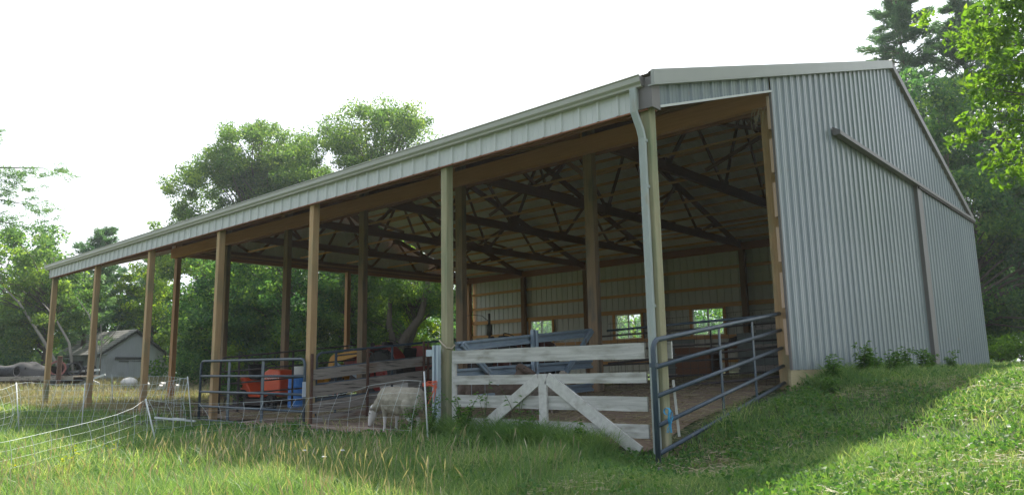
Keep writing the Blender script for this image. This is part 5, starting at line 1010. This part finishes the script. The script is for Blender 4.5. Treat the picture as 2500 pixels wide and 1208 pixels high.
# broad leaved weeds, each a plant of its own
L_YEL = leafmat('yellowing leaves', (.16, .22, .02), (.30, .34, .02), (.45, .42, .03), .45)
def weed(x, y, h, n, ls, label, m=None, seed=0, stems=3, group='weeds by the gates', name='weed'):
    rg = np.random.default_rng(seed); z0 = g(x, y); t = empty(name, (x, y, z0), label, 'weed', group); mb = MB(); V, F, T = [], [], []; c = 0
    for s_ in range(stems):
        a = rg.uniform(0, 6.28); l_ = rg.uniform(.1, .45); hh = h * rg.uniform(.6, 1.05); pts = [Vector((math.cos(a) * l_ * hh * q * q, math.sin(a) * l_ * hh * q * q, hh * q - .02)) for q in (0, .35, .7, 1)]
        mb.tube(pts, [.006, .005, .004, .002], 5)
        for k in range(n // stems):
            q = rg.uniform(.12, 1); p = np.array([math.cos(a) * l_ * hh * q * q, math.sin(a) * l_ * hh * q * q, hh * q]); b = rg.uniform(0, 6.28); L_ = ls * rg.uniform(.5, 1.15) * (1.15 - .5 * q)
            d = np.array([math.cos(b), math.sin(b), rg.uniform(-.1, .6)]); d /= np.linalg.norm(d); sd_ = np.cross(d, [0, 0, 1]); sd_ /= np.linalg.norm(sd_); w_ = L_ * rg.uniform(.28, .42)
            p0 = p + d * L_ * .15; vs = [p0, p0 + d * L_ * .35 + sd_ * w_ * .5 + [0, 0, .01], p0 + d * L_ * .45 - [0, 0, .01], p0 + d * L_ * .35 - sd_ * w_ * .5 + [0, 0, .01], p0 + d * L_ - [0, 0, L_ * .3]]
            V += vs; F += [(c, c + 1, c + 2, c), (c, c + 2, c + 3, c), (c + 1, c + 4, c + 2, c + 1), (c + 2, c + 4, c + 3, c + 2)]; T += [float(np.clip(rg.normal(.5, .22), 0, 1))] * 4; c += 5
    me = bpy.data.meshes.new('leaves'); me.from_pydata([tuple(map(float, q)) for q in V], [], [f_[:3] for f_ in F]); at_ = me.attributes.new('tint', 'FLOAT', 'FACE'); at_.data.foreach_set('value', T)
    mb.build('stem', L_WEED_STEM, t, smooth=True); link('leaves', me, m or L_WEED, t); return t
L_WEED_STEM = mat('green stem', (.06, .10, .03), (.10, .14, .05))
WD = [(-3.05, -.30, .58, 90, .11, 'leafy weed at the left end of the white board gate'), (-3.45, -.55, .50, 110, .09, 'grassy leaved weed at the foot of the second front post'), (-3.9, -.7, .42, 24, .09, 'narrow weed right of the net post'), (-2.75, -.15, .85, 22, .13, 'tall heart leaved weed against the left brace of the white gate'), (-2.15, -.12, .80, 20, .14, 'heart leaved weed between the left brace and the upright of the white gate'), (-2.2, -1.2, .35, 22, .13, 'low arching weed in the grass before the white gate'), (.45, 4.35, .42, 150, .14, 'bushy weed at the foot of the steel gable wall, nearest the corner post'), (.65, 5.2, .48, 170, .14, 'largest bushy weed at the foot of the gable wall'), (.50, 6.3, .42, 130, .12, 'bushy weed at the foot of the gable wall, third from the corner post'), (.75, 3.4, .26, 90, .14, 'flat dark weed on the lawn before the corner post'), (.55, 1.9, .28, 30, .10, 'low weed under the middle of the corner gate'), (.35, 1.0, .30, 26, .10, 'low weed under the left part of the corner gate'), (1.2, 2.2, .18, 26, .14, 'flat broad leaved weed in the shaded lawn'), (1.3, -.4, .22, 26, .13, 'broad leaved weed at the edge of the sunlit lawn'), (-11.3, -.35, .50, 36, .12, 'leafy weed at the left foot of the front left gate'), (-12.0, -.1, .45, 30, .12, 'leafy weed left of the pipe gate by the third front post'), (-14.0, 2.2, .55, 20, .12, 'upright green weed in the dry grass left of the gate')]
ad = ['tall seedy weed hugging the second front post from the right', 'leafy weed in front of the orange twine', 'arching weed below the left brace foot of the white gate', 'dark clump of weeds under the upright of the white gate', 'leafy weed under the right brace of the white gate']
for (x, y, h, n, ls), lab in zip([(-3.55, -.42, .80, 200, .075), (-3.95, -.45, .55, 150, .08), (-2.9, -.40, .60, 170, .10), (-1.8, -.32, .42, 130, .09), (-.95, -.35, .38, 120, .09)], ad): WD.append((x, y, h, n, ls, lab))
for i in range(9):
    WD.append((.40 + .3 * (i % 3) * .8, 4.5 + i * .72, .42 + .16 * ((i * 7) % 4) / 3, 150, .13, ['weed clump against the ribbed gable wall, ' + q for q in ('first left of the wide bushy one', 'right behind the widest bushy one', 'between the two bushiest ones', 'just past the bushy ones', 'sixth along from the post', 'below the left end of the door track', 'left of the middle of the wall', 'at the middle of the wall', 'nearest the door edge trim')][i]))
for i, (x, y, h, n, ls, lab) in enumerate(WD): weed(x, y, h, n, ls, lab, seed=200 + i, stems=6 if n > 60 else 3)
YW = [(-5.55, -4.35, .42, 16, .08, 'yellow leaved vine in the foreground grass, topmost of the bottom left cluster'), (-5.1, -4.65, .32, 14, .08, 'yellow leaved sprig in the foreground grass, right in the bottom left cluster'), (-5.7, -5.0, .30, 12, .08, 'yellow leaved sprig nearest the bottom left corner of the foreground'), (-5.35, -4.0, .35, 10, .07, 'pale yellow green sprig beneath the netting in the foreground')]
for i, (x, y, h, n, ls, lab) in enumerate(YW): weed(x, y, h, n, ls, lab, m=L_YEL, seed=240 + i, group='yellow leaved weeds', stems=2)
weed(-4.9, -1.9, .45, 6, .09, 'single bright green sprout standing before the grazing sheep', m=L_MAPLE, seed=250, stems=1); weed(-4.55, -1.95, .38, 6, .08, 'shorter bright green sprout right of the taller one before the sheep', m=L_MAPLE, seed=251, stems=1)
n = 9
for i, (x, y) in enumerate([(-2.05, -3.0), (-2.35, -3.25), (-1.85, -3.35)]):
    t = root('white_flower', (x, y, g(x, y)), ['leftmost small white flower head in the foreground grass', 'lowest small white flower head in the foreground grass', 'rightmost small white flower head in the foreground grass'][i], 'flower', 'white flowers in the foreground'); z = g(x, y)
    MB().tube([(x, y, z), (x + .01, y, z + .3)], .002, 4).build('stem', L_WEED_STEM, t); MB().ell((x + .01, y, z + .31), (.026, .026, .008), 12, 6).build('flower_head', M_glassf, t, smooth=True)

# ---------------------------------------------------------------- thin scattering volume added to imitate veiling lens glare
hz = MB().box(-210, 120, -110, 210, -3, 60).build('veil_haze', None); tag(hz, kind='stuff'); hm = bpy.data.materials.new('haze air'); hm.use_nodes = True; ht = hm.node_tree; ht.nodes.clear()
ho = ht.nodes.new('ShaderNodeOutputMaterial'); hv = ht.nodes.new('ShaderNodeVolumePrincipled'); hv.inputs['Color'].default_value = (.86, .95, 1, 1); hv.inputs['Density'].default_value = .0006; hv.inputs['Anisotropy'].default_value = .3
ht.links.new(hv.outputs[0], ho.inputs['Volume']); hz.data.materials.append(hm)
